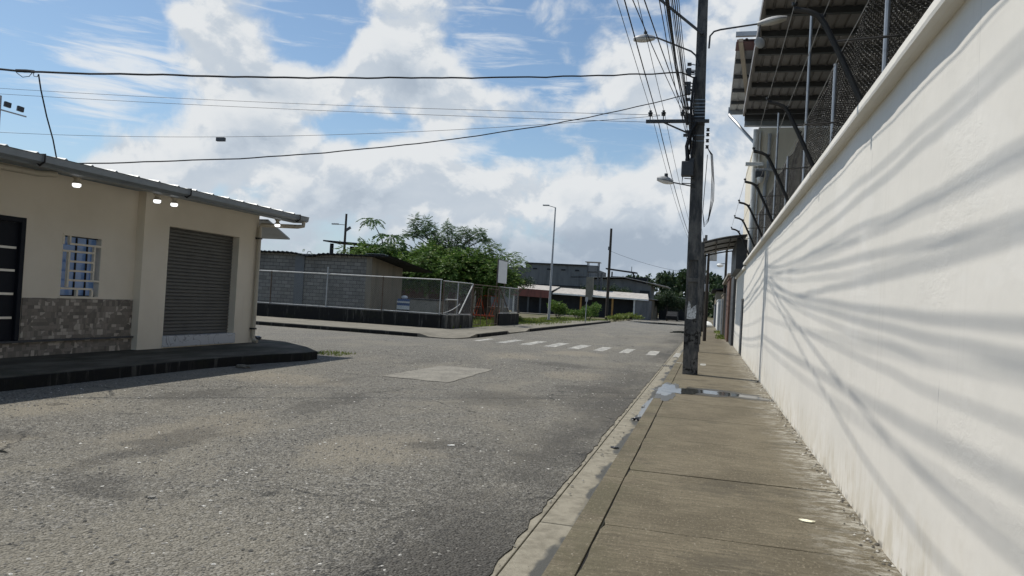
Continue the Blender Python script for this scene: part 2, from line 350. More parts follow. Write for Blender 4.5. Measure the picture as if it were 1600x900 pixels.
    g = mat('glint_flecked_wire', .5, .5); c = g.mix(g.ss(g.noise(g.P, 55, 2, .6), .60, .68), (.035, .035, .036), (.78, .78, .75)); color(g, c); M['dark_wire'] = g.mat  # dark wire; sun glints painted in as bright noise specks
    M['black'] = worn('black_paint', (.018, .018, .019), (.035, .033, .03), 8, .5, .4, .6)
    M['cable'] = worn('cable_rubber', (.022, .023, .026), (.035, .035, .036), 5, .6, .3, .5)
    M['gutter_metal'] = worn('zinc_gutter', (.27, .30, .325), (.19, .21, .23), 3, .4, .5, .5, metal=.2)
    M['roof_metal'] = worn('zinc_roof', (.33, .35, .36), (.20, .21, .215), 2, .45, .5, .5, metal=.2)
    M['roof_under'] = worn('roof_underside', (.27, .26, .258), (.19, .18, .178), 1.5, .6, .4, .6)
    M['roof_grey'] = worn('roof_underside_grey', (.42, .44, .46), (.30, .31, .33), 1.5, .5, .4, .5)
    M['purlin'] = worn('purlin_steel', (.07, .075, .08), (.09, .095, .1), 3, .5, .4, .5)
    M['maroon'] = worn('maroon_sheet', (.13, .045, .05), (.08, .03, .035), 3, .5, .4, .5)
    M['door'] = worn('door_navy', (.012, .014, .020), (.018, .020, .026), 3, .6, .2, .4)
    M['chrome'] = worn('brushed_steel', (.62, .61, .57), (.5, .48, .44), 9, .3, .5, .4, metal=.5)
    M['shutter'] = worn('shutter_steel', (.125, .121, .110), (.09, .086, .078), 2.5, .5, .4, .5)
    M['pvc'] = worn('cream_pipe', (.52, .46, .36), (.40, .35, .27), 3, .5, .4, .4)
    M['cream'] = worn('cream_wall', (.74, .68, .56), (.60, .54, .43), 1.2, .8, .2, .4, True)
    M['grey_wall'] = worn('grey_render', (.16, .165, .17), (.09, .092, .095), .8, .9, .2, .8, True, 20, .004)
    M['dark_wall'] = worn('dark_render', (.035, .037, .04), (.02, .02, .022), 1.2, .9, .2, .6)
    M['lamp_grey'] = worn('lamp_casing', (.40, .41, .42), (.28, .285, .29), 8, .5, .4, .5)
    M['lamp_glass'] = worn('lamp_glass', (.72, .70, .66), (.5, .48, .44), 6, .2, .5, .4)
    M['porcelain'] = worn('porcelain', (.05, .052, .055), (.08, .08, .082), 6, .3, .5, .5)
    M['dark_steel'] = worn('dark_steel', (.055, .06, .066), (.09, .09, .092), 7, .5, .4, .6)
    M['strap'] = worn('steel_strap', (.30, .33, .36), (.2, .21, .22), 8, .4, .5, .5, metal=.5)
    M['orange'] = worn('orange_paint', (.80, .12, .03), (.60, .09, .03), 4, .5, .4, .5)
    M['ochre'] = worn('ochre_post', (.36, .20, .06), (.24, .13, .05), 4, .7, .3, .6)
    M['white'] = worn('white_paint', (.74, .74, .71), (.52, .51, .48), 4, .6, .3, .5)
    M['sign_white'] = worn('blank_sign', (.78, .78, .78), (.66, .66, .65), 3, .5, .3, .3)
    M['blue'] = worn('blue_paint', (.06, .12, .26), (.05, .09, .2), 5, .5, .4, .5)
    M['rust_roof'] = worn('rusted_sheet', (.19, .07, .055), (.10, .05, .04), 2.5, .7, .3, .7, True)
    M['old_zinc'] = worn('old_zinc', (.40, .375, .34), (.26, .235, .205), 1.6, .7, .3, .8)
    M['bark'] = worn('bark', (.13, .11, .085), (.065, .052, .04), 6, .9, .2, .7, True, 30, .01)
    M['pale_bark'] = worn('pale_bark', (.36, .33, .28), (.22, .2, .17), 6, .9, .2, .7)
    M['wood_pole'] = worn('tarred_wood', (.06, .05, .042), (.035, .03, .026), 5, .9, .2, .7, True)
    g = mat('road_stone', .85, .2); rnd_ = g.n('ShaderNodeNewGeometry').outputs['Random Per Island']
    c = g.mix(rnd_, (.075, .074, .069), (.28, .27, .245)); c = g.mix(g.ss(rnd_, .93, .98), c, (.58, .57, .53)); color(g, c); M['stone'] = g.mat
    g = mat('rubble', .9, .2); rnd_ = g.n('ShaderNodeNewGeometry').outputs['Random Per Island']
    color(g, g.mix(g.ss(rnd_, .45, .9), (.10, .092, .078), (.52, .50, .45))); M['rubble'] = g.mat
    M['damp'] = worn('damp_concrete', (.042, .037, .026), (.060, .052, .036), 9, .35, .4, .8)
    M['paper'] = worn('paper_scrap', (.75, .72, .55), (.6, .57, .42), 10, .8, .2, .4)
    M['poster'] = worn('torn_poster', (.66, .68, .69), (.22, .22, .22), 22, .8, .2, .9)
    M['plastic'] = worn('black_plastic', (.018, .02, .024), (.03, .03, .034), 9, .35, .5, .5)
    M['car'] = worn('dark_car_paint', (.02, .021, .023), (.03, .03, .032), 3, .75, .1, .4)
    M['tan_wall'] = worn('tan_render', (.25, .215, .165), (.16, .14, .11), 1.4, .9, .2, .7, True)
    M['red_brick'] = worn('brick_pier', (.16, .10, .08), (.09, .06, .05), 4, .9, .2, .7, False, 20, .006)
mats()

# ------------------------------------------------------------------ mesh writing
class MB:
    def __init__(s): s.v = []; s.f = []; s.sm = False
    def add(s, vs, fs):
        o = len(s.v); s.v += [tuple(v) for v in vs]; s.f += [tuple(i+o for i in f) for f in fs]; return s
    def box(s, x0, x1, y0, y1, z0, z1):
        return s.add([(x0,y0,z0),(x1,y0,z0),(x1,y1,z0),(x0,y1,z0),(x0,y0,z1),(x1,y0,z1),(x1,y1,z1),(x0,y1,z1)],
                     [(0,3,2,1),(4,5,6,7),(0,1,5,4),(1,2,6,5),(2,3,7,6),(3,0,4,7)])
    def obox(s, a, b, w, h, upv=(0, 0, 1)):
        """beam from a to b, w wide, h high"""
        a = Vector(a); b = Vector(b); d = (b-a).normalized(); U = Vector(upv)
        if abs(d.dot(U)) > .98: U = Vector((0, 1, 0))
        sd_ = d.cross(U).normalized(); U = sd_.cross(d).normalized()
        vs = []
        for p in (a, b):
            for (i, j) in ((-1,-1),(1,-1),(1,1),(-1,1)): vs.append(p + sd_*(w/2*i) + U*(h/2*j))
        return s.add(vs, [(0,1,2,3),(7,6,5,4),(0,4,5,1),(1,5,6,2),(2,6,7,3),(3,7,4,0)])
    def tube(s, pts, r, n=8, caps=True):
        pts = [Vector(p) for p in pts]; rs = r if isinstance(r, (list, tuple)) else [r]*len(pts)
        vs = []; fs = []; prev = None
        for i, p in enumerate(pts):
            d = (pts[min(i+1, len(pts)-1)] - pts[max(i-1, 0)]).normalized()
            if prev is None:
                ref = Vector((0, 0, 1)) if abs(d.z) < .9 else Vector((1, 0, 0)); a = d.cross(ref).normalized()
            else:
                a = (prev - d*prev.dot(d)).normalized()
            prev = a; b = d.cross(a)
            for k in range(n):
                t = 2*math.pi*k/n; vs.append(p + (a*math.cos(t) + b*math.sin(t))*rs[i])
        for i in range(len(pts)-1):
            for k in range(n):
                fs.append((i*n+k, i*n+(k+1)%n, (i+1)*n+(k+1)%n, (i+1)*n+k))
        if caps:
            fs.append(tuple(range(n-1, -1, -1))); fs.append(tuple((len(pts)-1)*n+k for k in range(n)))
        return s.add(vs, fs)
    def lathe(s, prof, c, n=16, axis=(0, 0, 1)):
        """profile [(r, h)] turned about axis through c"""
        ax = Vector(axis).normalized(); ref = Vector((0, 0, 1)) if abs(ax.z) < .9 else Vector((1, 0, 0))
        a = ax.cross(ref).normalized(); b = ax.cross(a); c = Vector(c); vs = []; fs = []
        for (r, h) in prof:
            for k in range(n):
                t = 2*math.pi*k/n; vs.append(c + ax*h + (a*math.cos(t)+b*math.sin(t))*max(r, 1e-4))
        for i in range(len(prof)-1):
            for k in range(n): fs.append((i*n+k, i*n+(k+1)%n, (i+1)*n+(k+1)%n, (i+1)*n+k))
        return s.add(vs, fs)
    def prism(s, poly, z0, z1):
        n = len(poly); zs0 = z0 if isinstance(z0, (list, tuple)) else [z0]*n; zs1 = z1 if isinstance(z1, (list, tuple)) else [z1]*n
        vs = [(p[0], p[1], a) for p, a in zip(poly, zs0)] + [(p[0], p[1], a) for p, a in zip(poly, zs1)]
        fs = [tuple(range(n-1, -1, -1)), tuple(range(n, 2*n))] + [(i, (i+1) % n, n+(i+1) % n, n+i) for i in range(n)]
        return s.add(vs, fs)
    def sheet(s, poly, z): return s.add([(p[0], p[1], z) for p in poly], [tuple(range(len(poly)))])
    def extrude(s, prof, axis, a, b):
        """closed profile in the plane across axis ('x': (y,z), 'y': (x,z)) swept from a to b"""
        n = len(prof)
        mk = (lambda t, p: (t, p[0], p[1])) if axis == 'x' else (lambda t, p: (p[0], t, p[1]))
        vs = [mk(a, p) for p in prof] + [mk(b, p) for p in prof]
        return s.add(vs, [tuple(range(n)), tuple(range(2*n-1, n-1, -1))] + [(i, n+i, n+(i+1) % n, (i+1) % n) for i in range(n)])
    def build(s, name, m, parent=None, smooth=False, bevel=0):
        if parent is not None and parent.get('far_scale'): k = parent['far_scale']; s.v = [(x*k, y*k, 1.7+(z-1.7)*k) for x, y, z in s.v]
        me = bpy.data.meshes.new(name); me.from_pydata(s.v, [], s.f); me.validate()
        o = bpy.data.objects.new(name, me); col.objects.link(o)
        me.materials.append(M[m] if isinstance(m, str) else m)
        if not s.__dict__.get('leafy'):
            import bmesh
            bm = bmesh.new(); bm.from_mesh(me); bmesh.ops.recalc_face_normals(bm, faces=bm.faces); bm.to_mesh(me); bm.free()
        if smooth:
            for p in me.polygons: p.use_smooth = True
            try: me.set_sharp_from_angle(angle=R(40))
            except Exception: pass
        if bevel:
            bv = o.modifiers.new('bevel', 'BEVEL'); bv.width = bevel; bv.segments = 2; bv.limit_method = 'ANGLE'; bv.angle_limit = R(40)
        if parent:
            o.parent = parent; o.matrix_parent_inverse = Matrix.Translation(parent.location).inverted()
        return o
def tag(o, label, cat, group=None):
    o['label'] = label; o['category'] = cat
    if group: o['group'] = group
    return o
def struct(o, kind='structure', label=None):
    o['kind'] = kind
    if label: o['label'] = label
    return o
def thing(name, loc, label, cat, group=None):
    o = bpy.data.objects.new(name, None); col.objects.link(o); o.location = loc; o.empty_display_size = .2
    return tag(o, label, cat, group)
def copy_thing(src, loc, label=None):
    r = src.copy(); col.objects.link(r); r.location = loc
    if label: r['label'] = label
    for ch in src.children:
        c = ch.copy(); col.objects.link(c); c.parent = r; c.matrix_parent_inverse = ch.matrix_parent_inverse
        for gc in ch.children:
            d = gc.copy(); col.objects.link(d); d.parent = c; d.matrix_parent_inverse = gc.matrix_parent_inverse
    return r
def nz(x, y, s=1.): return mnoise.noise(Vector((x*s, y*s, 3.7)))
def lerp(a, b, t): return tuple(x + (y-x)*t for x, y in zip(a, b))
def catenary(a, b, sag, n=24, wig=0.):
    out = []
    for i in range(n+1):
        t = i/n; p = list(lerp(a, b, t)); p[2] -= 4*sag*t*(1-t)
        if wig:
            p[0] += wig*mnoise.noise(Vector((t*17, a[2], 1))); p[2] += wig*mnoise.noise(Vector((t*23, a[0], 5)))
        out.append(p)
    return out

# ------------------------------------------------------------------ the setting
struct(MB().sheet([(-900, -300), (900, -300), (900, 1500), (-900, 1500)], -.03).build('ground', 'dirt'))
# carriageway: main street, ragged right edge, and the cross street to the left
def road():
    b = MB(); ys = [-14 + i*.12 for i in range(int((60+14)/.12))] + [60 + i*3 for i in range(40)]
    vs = []; fs = []
    for i, y in enumerate(ys):
        e = -1.235 + .016*nz(0, y, .7) + .020*nz(4, y, 5) + .022*nz(9, y, 15) if y < 60 else -1.17
        vs += [(-9.7, y, 0), (-5.2, y, 0), (e, y, 0), (e-.004, y, -.03)]
        if i:
            k = i*4
            for j in range(3): fs.append((k-4+j, k-3+j, k+1+j, k+j))
    b.add(vs, fs)
    b.sheet([(-70, 18.7), (-9.7, 18.7), (-9.7, 28.6), (-70, 28.6)], 0.)
    b.sheet([(-13, 15), (-9.7, 15), (-9.7, 18.7), (-13, 18.7)], 0.)
    return b.build('road', 'asphalt')
struct(road())
b = MB()
for i in range(24):
    y0 = -12 + i*2.95; b.box(-1.178, -.835, y0, y0+2.93, -.10, -.012); b.box(-1.36, -1.186, y0+.7, y0+3.64, -.10, -.010)
struct(b.build('gutter', 'gutter', bevel=.008))
# right sidewalk: kerb strip and panels with open joints
b = MB()
for i in range(24):
    y0 = -12 + i*2.95 + 1.1; b.box(-.835, -.658, y0, y0+2.94, -.1, .15)
yj = 5.30 - 1.88*9
k = 0
filler = MB(); filler.box(-.66, -.64, -12, 142, -.05, .136)
def panel(y0, y1, zt):
    n = 16; pts = []
    for t in range(n+1): y = y0 + (y1-y0)*t/n; pts.append((-.646 + .010*nz(y, 1, 2.2) + .007*nz(y, 5, 9) + (.012 if t in (0, n) else 0), y))
    for t in range(n+1): x = -.62 + 1.86*t/n; pts.append((x, y1 - .003 + .004*nz(x, y1, 3) + .003*nz(x, y1, 14)))
    pts.append((1.26, y1)); pts.append((1.26, y0))
    for t in range(n+1): x = 1.24 - 1.86*t/n; pts.append((x, y0 + .003 + .004*nz(x, y0+.7, 3) + .003*nz(x, y0, 14)))
    b.prism(pts, -.05, zt)
while yj < 62:
    panel(yj+.006, yj+1.874, .148 + .003*nz(k, 2.2))
    yj += 1.88; k += 1
for i in range(20): b.box(-.835, 1.26, 62.3 + i*4, 66.28 + i*4, -.05, .148)
struct(b.build('sidewalk', 'sidewalk', bevel=.006)); struct(filler.build('joint_dirt', 'algae'))
# left sidewalk, tall mossy kerb, rounded corner
poly = [(-9.6, -12), (-9.58, 12.6), (-9.38, 14.4), (-9.08, 15.6), (-9.12, 16.2), (-9.9, 17.1), (-11.2, 18.2), (-12.4, 18.6), (-45, 18.65), (-45, 16.6), (-12, 16.6), (-12, -12)]
struct(MB().prism(poly, -.05, .2).build('left_sidewalk', 'mossy', bevel=.02))
b = MB()
for i in range(8): b.obox((poly[i][0]+.004, poly[i][1], .07), (poly[i+1][0]+.004, poly[i+1][1], .07), .03, .235)
struct(b.build('kerb', 'algae', bevel=.008))  # dark algae-coloured strip; the kerb face's shade is put into its colour
# sidewalk round the fenced lot with two dropped ramps
def corner_walk():
    b = MB()
    outer = [(-45, 28.5, .16), (-20, 28.35, .16), (-13, 28.2, .16), (-11.2, 28.0, .15), (-10.8, 28.0, .05), (-10.1, 28.1, .03), (-9.75, 28.7, .03), (-9.62, 29.6, .05), (-9.6, 30.6, .16),
             (-9.6, 35.6, .17), (-9.6, 36.2, .06), (-9.6, 39.6, .05), (-9.6, 40.4, .17), (-9.6, 76, .17)]
    inner = [(-45, 33.5), (-20, 33.5), (-14, 33.5), (-12.6, 33.5), (-12.1, 33.6), (-12.0, 33.9), (-11.98, 34.2), (-11.98, 34.6), (-11.98, 35.2), (-11.98, 36.4), (-11.98, 37.4), (-11.98, 39), (-11.98, 40.6), (-11.98, 76)]
    vs = []; fs = []
    for o_, i_ in zip(outer, inner):
        mx = (o_[0]*.75 + i_[0]*.25, o_[1]*.75 + i_[1]*.25)
        vs += [(o_[0], o_[1], -.06), o_, (mx[0], mx[1], .155), (i_[0], i_[1], .15)]
    for k in range(len(outer)-1):
        for j in range(3): fs.append((k*4+j, k*4+j+1, k*4+5+j, k*4+4+j))
    b.add(vs, fs); return b.build('corner_sidewalk', 'pale')
struct(corner_walk())
# kerb face of that walk is black with algae: a thin kerb stone line
b = MB()
for (x0, y0, x1, y1) in [(-45, 28.47, -20, 28.32), (-20, 28.32, -11.3, 28.02), (-9.57, 30.7, -9.57, 35.5), (-9.57, 40.5, -9.57, 76)]:
    b.obox((x0, y0, .04), (x1, y1, .04), .05, .20)
struct(b.build('kerb', 'algae', bevel=.01))
# crosswalk: nine worn bars
b = MB()
for i in range(9):
    x = -9.0 + i*.985; w = (.30, .40, .42, .46, .46, .40, .36, .36, .44)[i]; y0 = 28.2 - i*.14; y1 = y0 + (2.3, 3.1, 3.3, 3.3, 3.1, 2.9, 2.9, 2.8, 2.7)[i]
    pts = []
    for t in range(9): pts.append((x + .03*nz(i, t, 2.1), y0 + (y1-y0)*t/8))
    for t in range(9): pts.append((x + w + .04*nz(i+9, t, 1.7), y1 - (y1-y0)*t/8))
    b.sheet(pts, .005)
struct(b.build('crosswalk', 'paint'))
# concrete road patches
def blob_poly(cx, cy, rx, ry, n=28, j=.18, seed=0, rot=0.):
    out = []
    for i in range(n):
        t = 2*math.pi*i/n; q = 1 + j*mnoise.noise(Vector((math.cos(t)*1.6+seed, math.sin(t)*1.6, seed*.7))) + j*.5*mnoise.noise(Vector((math.cos(t)*5+seed, math.sin(t)*5, 9)))
        x, y = rx*q*math.cos(t), ry*q*math.sin(t)
        out.append((cx + x*math.cos(rot) - y*math.sin(rot), cy + x*math.sin(rot) + y*math.cos(rot)))
    return out
b = MB(); ring = []
for (px, py) in [(-6.35, 13.95), (-4.88, 13.8), (-4.9, 17.2), (-6.2, 17.0)]: ring.append((px, py))
fine = []
for i in range(4):
    a_, c_ = ring[i], ring[(i+1) % 4]
    for t in range(10):
        p = lerp(a_, c_, t/10); fine.append((p[0]+.05*nz(p[0], p[1], 3), p[1]+.10*nz(p[1], p[0], 3)))
b.prism(fine, -.02, .012)
struct(b.build('road_patch', 'patch', bevel=.006))
# standing water
b = MB(); b.sheet(blob_poly(-.70, 14.7, .15, .95, 60, .5, 2), .1535); b.sheet(blob_poly(.22, 14.7, 1.05, .28, 70, .6, 5, -.33), .154); b.sheet(blob_poly(-.42, 14.45, .36, .38, 50, .5, 15), .1545)
b.sheet(blob_poly(-.92, 12.9, .07, 1.1, 60, .6, 6), -.006)
b.sheet(blob_poly(-4.4, 87, 3.6, 4.2, seed=3, j=.3), .006); b.sheet(blob_poly(-6.6, 5.55, .30, .05, 40, .4, 7), .004)
b.sheet(blob_poly(-1.9, 58, .8, 2.6, seed=12, j=.4), .006)
struct(b.build('puddle_water', 'water'))
b = MB(); b.sheet(blob_poly(.15, 14.7, 1.05, .62, 70, .6, 5, -.33), .1525); b.sheet(blob_poly(-.66, 14.5, .18, 1.45, 60, .5, 2), .1522); b.sheet(blob_poly(-4.4, 87, 4.2, 5.6, 40, .3, 3), .003)
struct(b.build('damp_concrete', 'damp'))
# paint marks and a grate by the pole
b = MB(); b.sheet([(-.82, 22.2), (-.30, 22.0), (-.29, 22.13), (-.82, 22.33)], .1545); b.sheet([(-.14, 21.9), (.02, 21.85), (.03, 22.6), (-.12, 22.65)], .1545)
struct(b.build('sidewalk_paint', 'paint'))
# loose stones and grit on the carriageway
def stones(n, xr, yr, smin, smax, seed, zf):
    rnd = random.Random(seed); b = MB()
    while n > 0:
        y = yr[0] + (yr[1]-yr[0])*rnd.random()**1.7; x = xr[0] + (xr[1]-xr[0])*rnd.random()
        if mnoise.noise(Vector((x*.5, y*.25, 4))) + rnd.random()*.9 < .32: continue
        n -= 1; s = smin + (smax-smin)*rnd.random()**3; vs = []
        for (i, j, k) in ((1,0,0),(-1,0,0),(0,1,0),(0,-1,0),(0,0,.42),(0,0,-.4)):
            q = s*(.6+.7*rnd.random()); vs.append((x+i*q+s*.3*(rnd.random()-.5), y+j*q+s*.3*(rnd.random()-.5), zf + k*q + s*.2))
        b.add(vs, [(0,2,4),(2,1,4),(1,3,4),(3,0,4),(2,0,5),(1,2,5),(3,1,5),(0,3,5)])
    return b
b = stones(40000, (-9.4, -1.3), (2.2, 24), .004, .020, 3, -.001)
q = stones(700, (-1.4, -.95), (2, 40), .004, .02, 9, 0.); b.add(q.v, q.f)
struct(b.build('loose_gravel', 'stone'), 'stuff', 'loose grey gravel scattered over the worn asphalt')
# crumbs of broken plaster along the foot of the white wall
rnd = random.Random(5); b = MB()
for i in range(900):
    y = 2.5 + 22*rnd.random()**1.3; x = 1.235 - abs(rnd.gauss(0, .05)) - .01; s = .003 + .018*rnd.random()**4
    vs = [(x+dx*s*(.6+.8*rnd.random()), y+dy*s*(.6+.8*rnd.random()), .15+dz*s) for dx, dy, dz in ((1,0,.1),(-1,0,.1),(0,1,.1),(0,-1,.1),(0,0,.9))]
    b.add(vs, [(0,2,4),(2,1,4),(1,3,4),(3,0,4)])
struct(b.build('plaster_rubble', 'rubble'), 'stuff', 'crumbs of plaster and grit along the foot of the wall')

# ------------------------------------------------------------------ right: white boundary wall
W = thing('boundary_wall', (1.3, 10, .1), 'long white plastered boundary wall with moulded coping beside the sidewalk', 'wall')
def wall_mesh():
    b = MB(); ys = [-14 + .25*i for i in range(167)]; zs = [.0, .16, .35, .8, 1.4, 2.0, 2.6, 3.0, 3.25, 3.44]; vs = []; fs = []
    for y in ys:
        for z in zs:
            d = .006*nz(y, z, .9) + .004*nz(y+7, z, 3.1)
            if z < .2: d -= .012*abs(nz(y, 1, 5))
            vs.append((1.24 + d, y, z))
    n = len(zs)
    for i in range(len(ys)-1):
        for j in range(n-1): fs.append((i*n+j, i*n+n+j, i*n+n+j+1, i*n+j+1))
    b.add(vs, fs); b.box(1.26, 1.44, -14, 27.5, 0, 3.43)
    return b
wall_mesh().build('wall', 'plaster', W, True)
def coping():
    b = MB(); ys = [-14 + .12*i for i in range(347)]; vs = []; fs = []
    for y in ys:
        e = .005*nz(y, 0, 1.1) + .004*nz(y, 3, 4) + .003*nz(y, 8, 11)
        vs += [(1.25, y, 3.432+e*.5), (1.185, y, 3.436+e*.5), (1.137+e, y, 3.430+e), (1.131+e, y, 3.452+e*.3), (1.135+e, y, 3.512+e), (1.155+e, y, 3.531+e), (1.45, y, 3.54), (1.45, y, 3.432)]
    for i in range(len(ys)-1):
        for j in range(8): fs.append((i*8+j, i*8+(j+1) % 8, i*8+8+(j+1) % 8, i*8+8+j))
    fs.append(tuple(range(8))); fs.append(tuple(len(vs)-8+k for k in range(8)))
    return b.add(vs, fs)
coping().build('coping', 'plaster', W)
# the lower stretch past the canopy, with its grey door
MB().box(1.24, 1.44, 27.5, 27.95, 0, 3.3).build('gate_pier', 'plaster', W, bevel=.01)
MB().box(1.24, 1.44, 30.3, 36.3, 0, 3.3).build('gate_pier', 'plaster', W, bevel=.01)
MB().box(1.245, 1.44, 27.952, 30.298, 2.25, 3.298).build('lintel', 'plaster', W)
MB().box(1.16, 1.45, 27.46, 36.35, 3.3, 3.4).build('coping', 'plaster', W, bevel=.015)
d = MB().box(1.30, 1.36, 27.955, 30.295, .15, 2.245).build('door', 'dark_steel', W)
MB().box(1.28, 1.298, 29.9, 29.98, 1.05, 1.2).build('handle', 'galv', d)
b = MB()
for k in range(12): b.box(1.285, 1.299, 28.05 + k*.185, 28.09 + k*.185, .2, 2.2)
b.build('bars', 'dark_steel', d)

# mesh fence behind the coping
F = thing('mesh_fence', (1.42, 15, 3.54), 'dark chain link security fence standing on top of the white wall', 'fence')
def diamond_mesh(b, p0, du, dv, nu, nv, pitch, r, wob=0.):
    """diagonal wires filling the rectangle p0 + u*du (0..nu) + v*dv (0..nv), lengths in metres"""
    p0, du, dv = Vector(p0), Vector(du), Vector(dv); nrm = du.cross(dv).normalized()
    for sg in (1, -1):
        k = -nv if sg > 0 else 0
        end = nu if sg > 0 else nu+nv
        while k < end:
            if sg > 0: u0_, v0_, u1_, v1_ = k, 0., k+nv, nv
            else: u0_, v0_, u1_, v1_ = k, 0., k-nv, nv
            def clip(u, v, U, V):
                if u < 0: t = (0-u)/(U-u); u, v = 0, v+(V-v)*t
                if u > nu: t = (nu-u)/(U-u); u, v = nu, v+(V-v)*t
                return u, v
            a = clip(u0_, v0_, u1_, v1_); c = clip(u1_, v1_, u0_, v0_)
            if (a[0]-c[0])**2 + (a[1]-c[1])**2 > .01:
                off = nrm*(r*.9*sg)
                A = p0 + du*a[0] + dv*a[1] + off; C = p0 + du*c[0] + dv*c[1] + off
                if wob:
                    n = 4; pts = []
                    for i in range(n+1):
                        q = A.lerp(C, i/n); q = q + nrm*(wob*nz(q.y, q.z, 1.3)); pts.append(q)
                    b.tube(pts, r, 3, False)
                else: b.tube([A, C], r, 3, False)
            k += pitch
def woven(y0, y1, z0, h, pitch, r):
    b = MB(); n = int((y1-y0)/pitch); m = int(h/(pitch*.55))
    for k in range(n):
        pts = []
        for i in range(m+1):
            z = z0 + i*pitch*.55; sg = 1 if (i+k) % 2 else -1; y = y0 + k*pitch + sg*pitch*.5
            pts.append((1.42 + .10*(z-3.52)/1.6 + .05*nz(y, z, 1.1) + .0065*(1 if i % 2 else -1), y, z))
        b.tube(pts, r, 3, False)
    return b
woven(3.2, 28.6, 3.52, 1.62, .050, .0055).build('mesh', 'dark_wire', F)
for y, zt in ((7.4, 5.1), (10.4, 5.05), (13.4, 6.9), (16.4, 5.05), (19.4, 6.75), (22.4, 5.0), (25.4, 5.0)):
    MB().tube([(1.46, y, 3.5), (1.46, y, zt)], .025, 8).build('post', 'galv', F, True)
# bent black arms leaning over the street
def arm_mesh():
    b = MB(); b.tube([(1.20, 0, 3.53), (1.05, 0, 3.86), (.92, 0, 4.13), (.855, 0, 4.26), (.80, 0, 4.335), (.72, 0, 4.375), (.60, 0, 4.40)], .026, 8); return b
def extras():
    out = []
    for (x, z) in ((.60, 4.40), (.84, 4.285), (1.0, 3.965)): c = MB(); out.append(c); c.lathe([(0, -.02), (.022, -.015), (.026, .015), (0, .025)], (x, 0, z+.045), 8); c.tube([(x, 0, z), (x, 0, z+.05)], .006, 5)
    return out
A0 = None
for k in range(7):
    y = 6.85 + 2.98*k
    lab = ['black bent steel arm over the sidewalk, nearest of the row on the white wall', 'black bent arm on the white wall, second from the camera', 'black bent arm on the white wall, just nearer than the security camera',
           'fourth black bent arm along the white wall coping', 'fifth black bent arm along the wall, level with the concrete pole', 'sixth black bent arm, just short of the grey canopy', 'black bent arm farthest along, against the grey canopy'][k]
    if A0 is None:
        A0 = thing('wall_outrigger', (1.2, 0, 3.53), lab, 'fence bracket', 'bent arms along the white wall')
        arm_mesh().build('arm', 'black', A0, True); [c_.build('insulator', 'black', A0, True) for c_ in extras()]
        MB().tube([(.93, 0, 4.1), (1.50, 0, 4.14)], .012, 6).build('tie_bar', 'black', A0, True)
        A0.location.y = y
    else: copy_thing(A0, (1.2, y, 3.53), lab)
for i, (x, z) in enumerate(((.60, 4.445), (.84, 4.33), (1.0, 4.01))):
    p = []
    for k in range(7): p += catenary((x, 6.85+2.98*k-2.98, z), (x, 6.85+2.98*k, z), .02, 4)[:-1]
    tag(MB().tube(p, .0038, 4, False).build('fence_wire', 'galv'), ('thin steel wire along the tips of the bent black arms', 'thin steel wire along the elbows of the bent black arms', 'thin steel wire halfway down the bent black arms')[i], 'wire', 'wires strung between the bent arms')

# ------------------------------------------------------------------ right: warehouse roof and the cream building
H = thing('warehouse', (6, 15, .1), 'warehouse behind the white wall with a broad corrugated roof overhead', 'building')
H['far_scale'] = 1.235
def corrugated(x0, x1, y0, y1, z, along='y', pitch=.26, h=.028, slope=0.):
    """ribbed sheet; ribs run along the given axis"""
    b = MB(); prof = []; t = 0.; L = (x1-x0) if along == 'y' else (y1-y0)
    while t < L:
        for (dt, dz) in ((0, 0), (.70, 0), (.78, 1), (.92, 1)): prof.append((t + dt*pitch, dz*h))
        t += pitch
    vs = []; fs = []
    for s_ in (0, 1):
        for (a, dz) in prof:
            if along == 'y': vs.append((x0+a, (y0, y1)[s_], z+dz+slope*a))
            else: vs.append(((x0, x1)[s_], y0+a, z+dz+slope*((0, x1-x0)[s_])))
    n = len(prof)
    for i in range(n-1): fs.append((i, i+1, n+i+1, n+i))
    return b.add(vs, fs)
rf = corrugated(.86, 9, 3, 25.7, 8.42, 'y', .235, .05).build('roof', 'roof_under', H)
b = MB()
yp = [25.35, 23.8, 22.4, 20.95, 19.55, 18.3, 17.0, 15.75, 14.4, 13.1, 11.8]
for y in yp: b.box(.90, 9, y-.06, y+.06, 8.27, 8.40)
b.build('purlin', 'purlin', H)
b = MB(); b.box(.80, .86, 3, 25.75, 8.30, 8.50); b.build('rake_trim', 'roof_under', H)
MB().box(.86, 9, 25.70, 25.86, 8.18, 8.46).build('eave_beam', 'purlin', H)
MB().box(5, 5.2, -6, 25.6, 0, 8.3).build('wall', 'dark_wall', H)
MB().box(.87, 9, 25.88, 26.10, 8.02, 8.24).build('eave_gutter', 'gutter_metal', H, bevel=.02)

Cb = thing('cream_building', (3, 32, .1), 'tall cream building behind the wall with downpipes and a small roof on top', 'building')
Cb['far_scale'] = 1.235
MB().box(1.42, 9, 27.5, 36.5, 0, 8.35).build('wall', 'cream', Cb)
r2 = corrugated(.40, 4, 21.2, 28.6, 9.28, 'y', .3, .03).build('upper_roof', 'roof_grey', Cb)
b = MB()
for y in (22.9, 24.4, 25.9, 27.4): b.box(.42, 4, y-.04, y+.04, 9.16, 9.27)
b.build('purlin', 'purlin', Cb)
MB().box(.36, 4, 28.6, 28.72, 9.12, 9.38).build('eave_gutter', 'gutter_metal', Cb)
b = corrugated(.38, 4, 0, .9, 0, 'x', .18, .03)
v2 = []
for (x, y, z) in b.v: v2.append((x, 21.15 + z + y*.85, 9.36 + y*.06 - .16))
b.v = v2; b.build('maroon_flashing', 'maroon', Cb)
MB().box(.36, 4, 20.98, 21.10, 9.30, 9.42).build('ridge_cap', 'roof_grey', Cb)
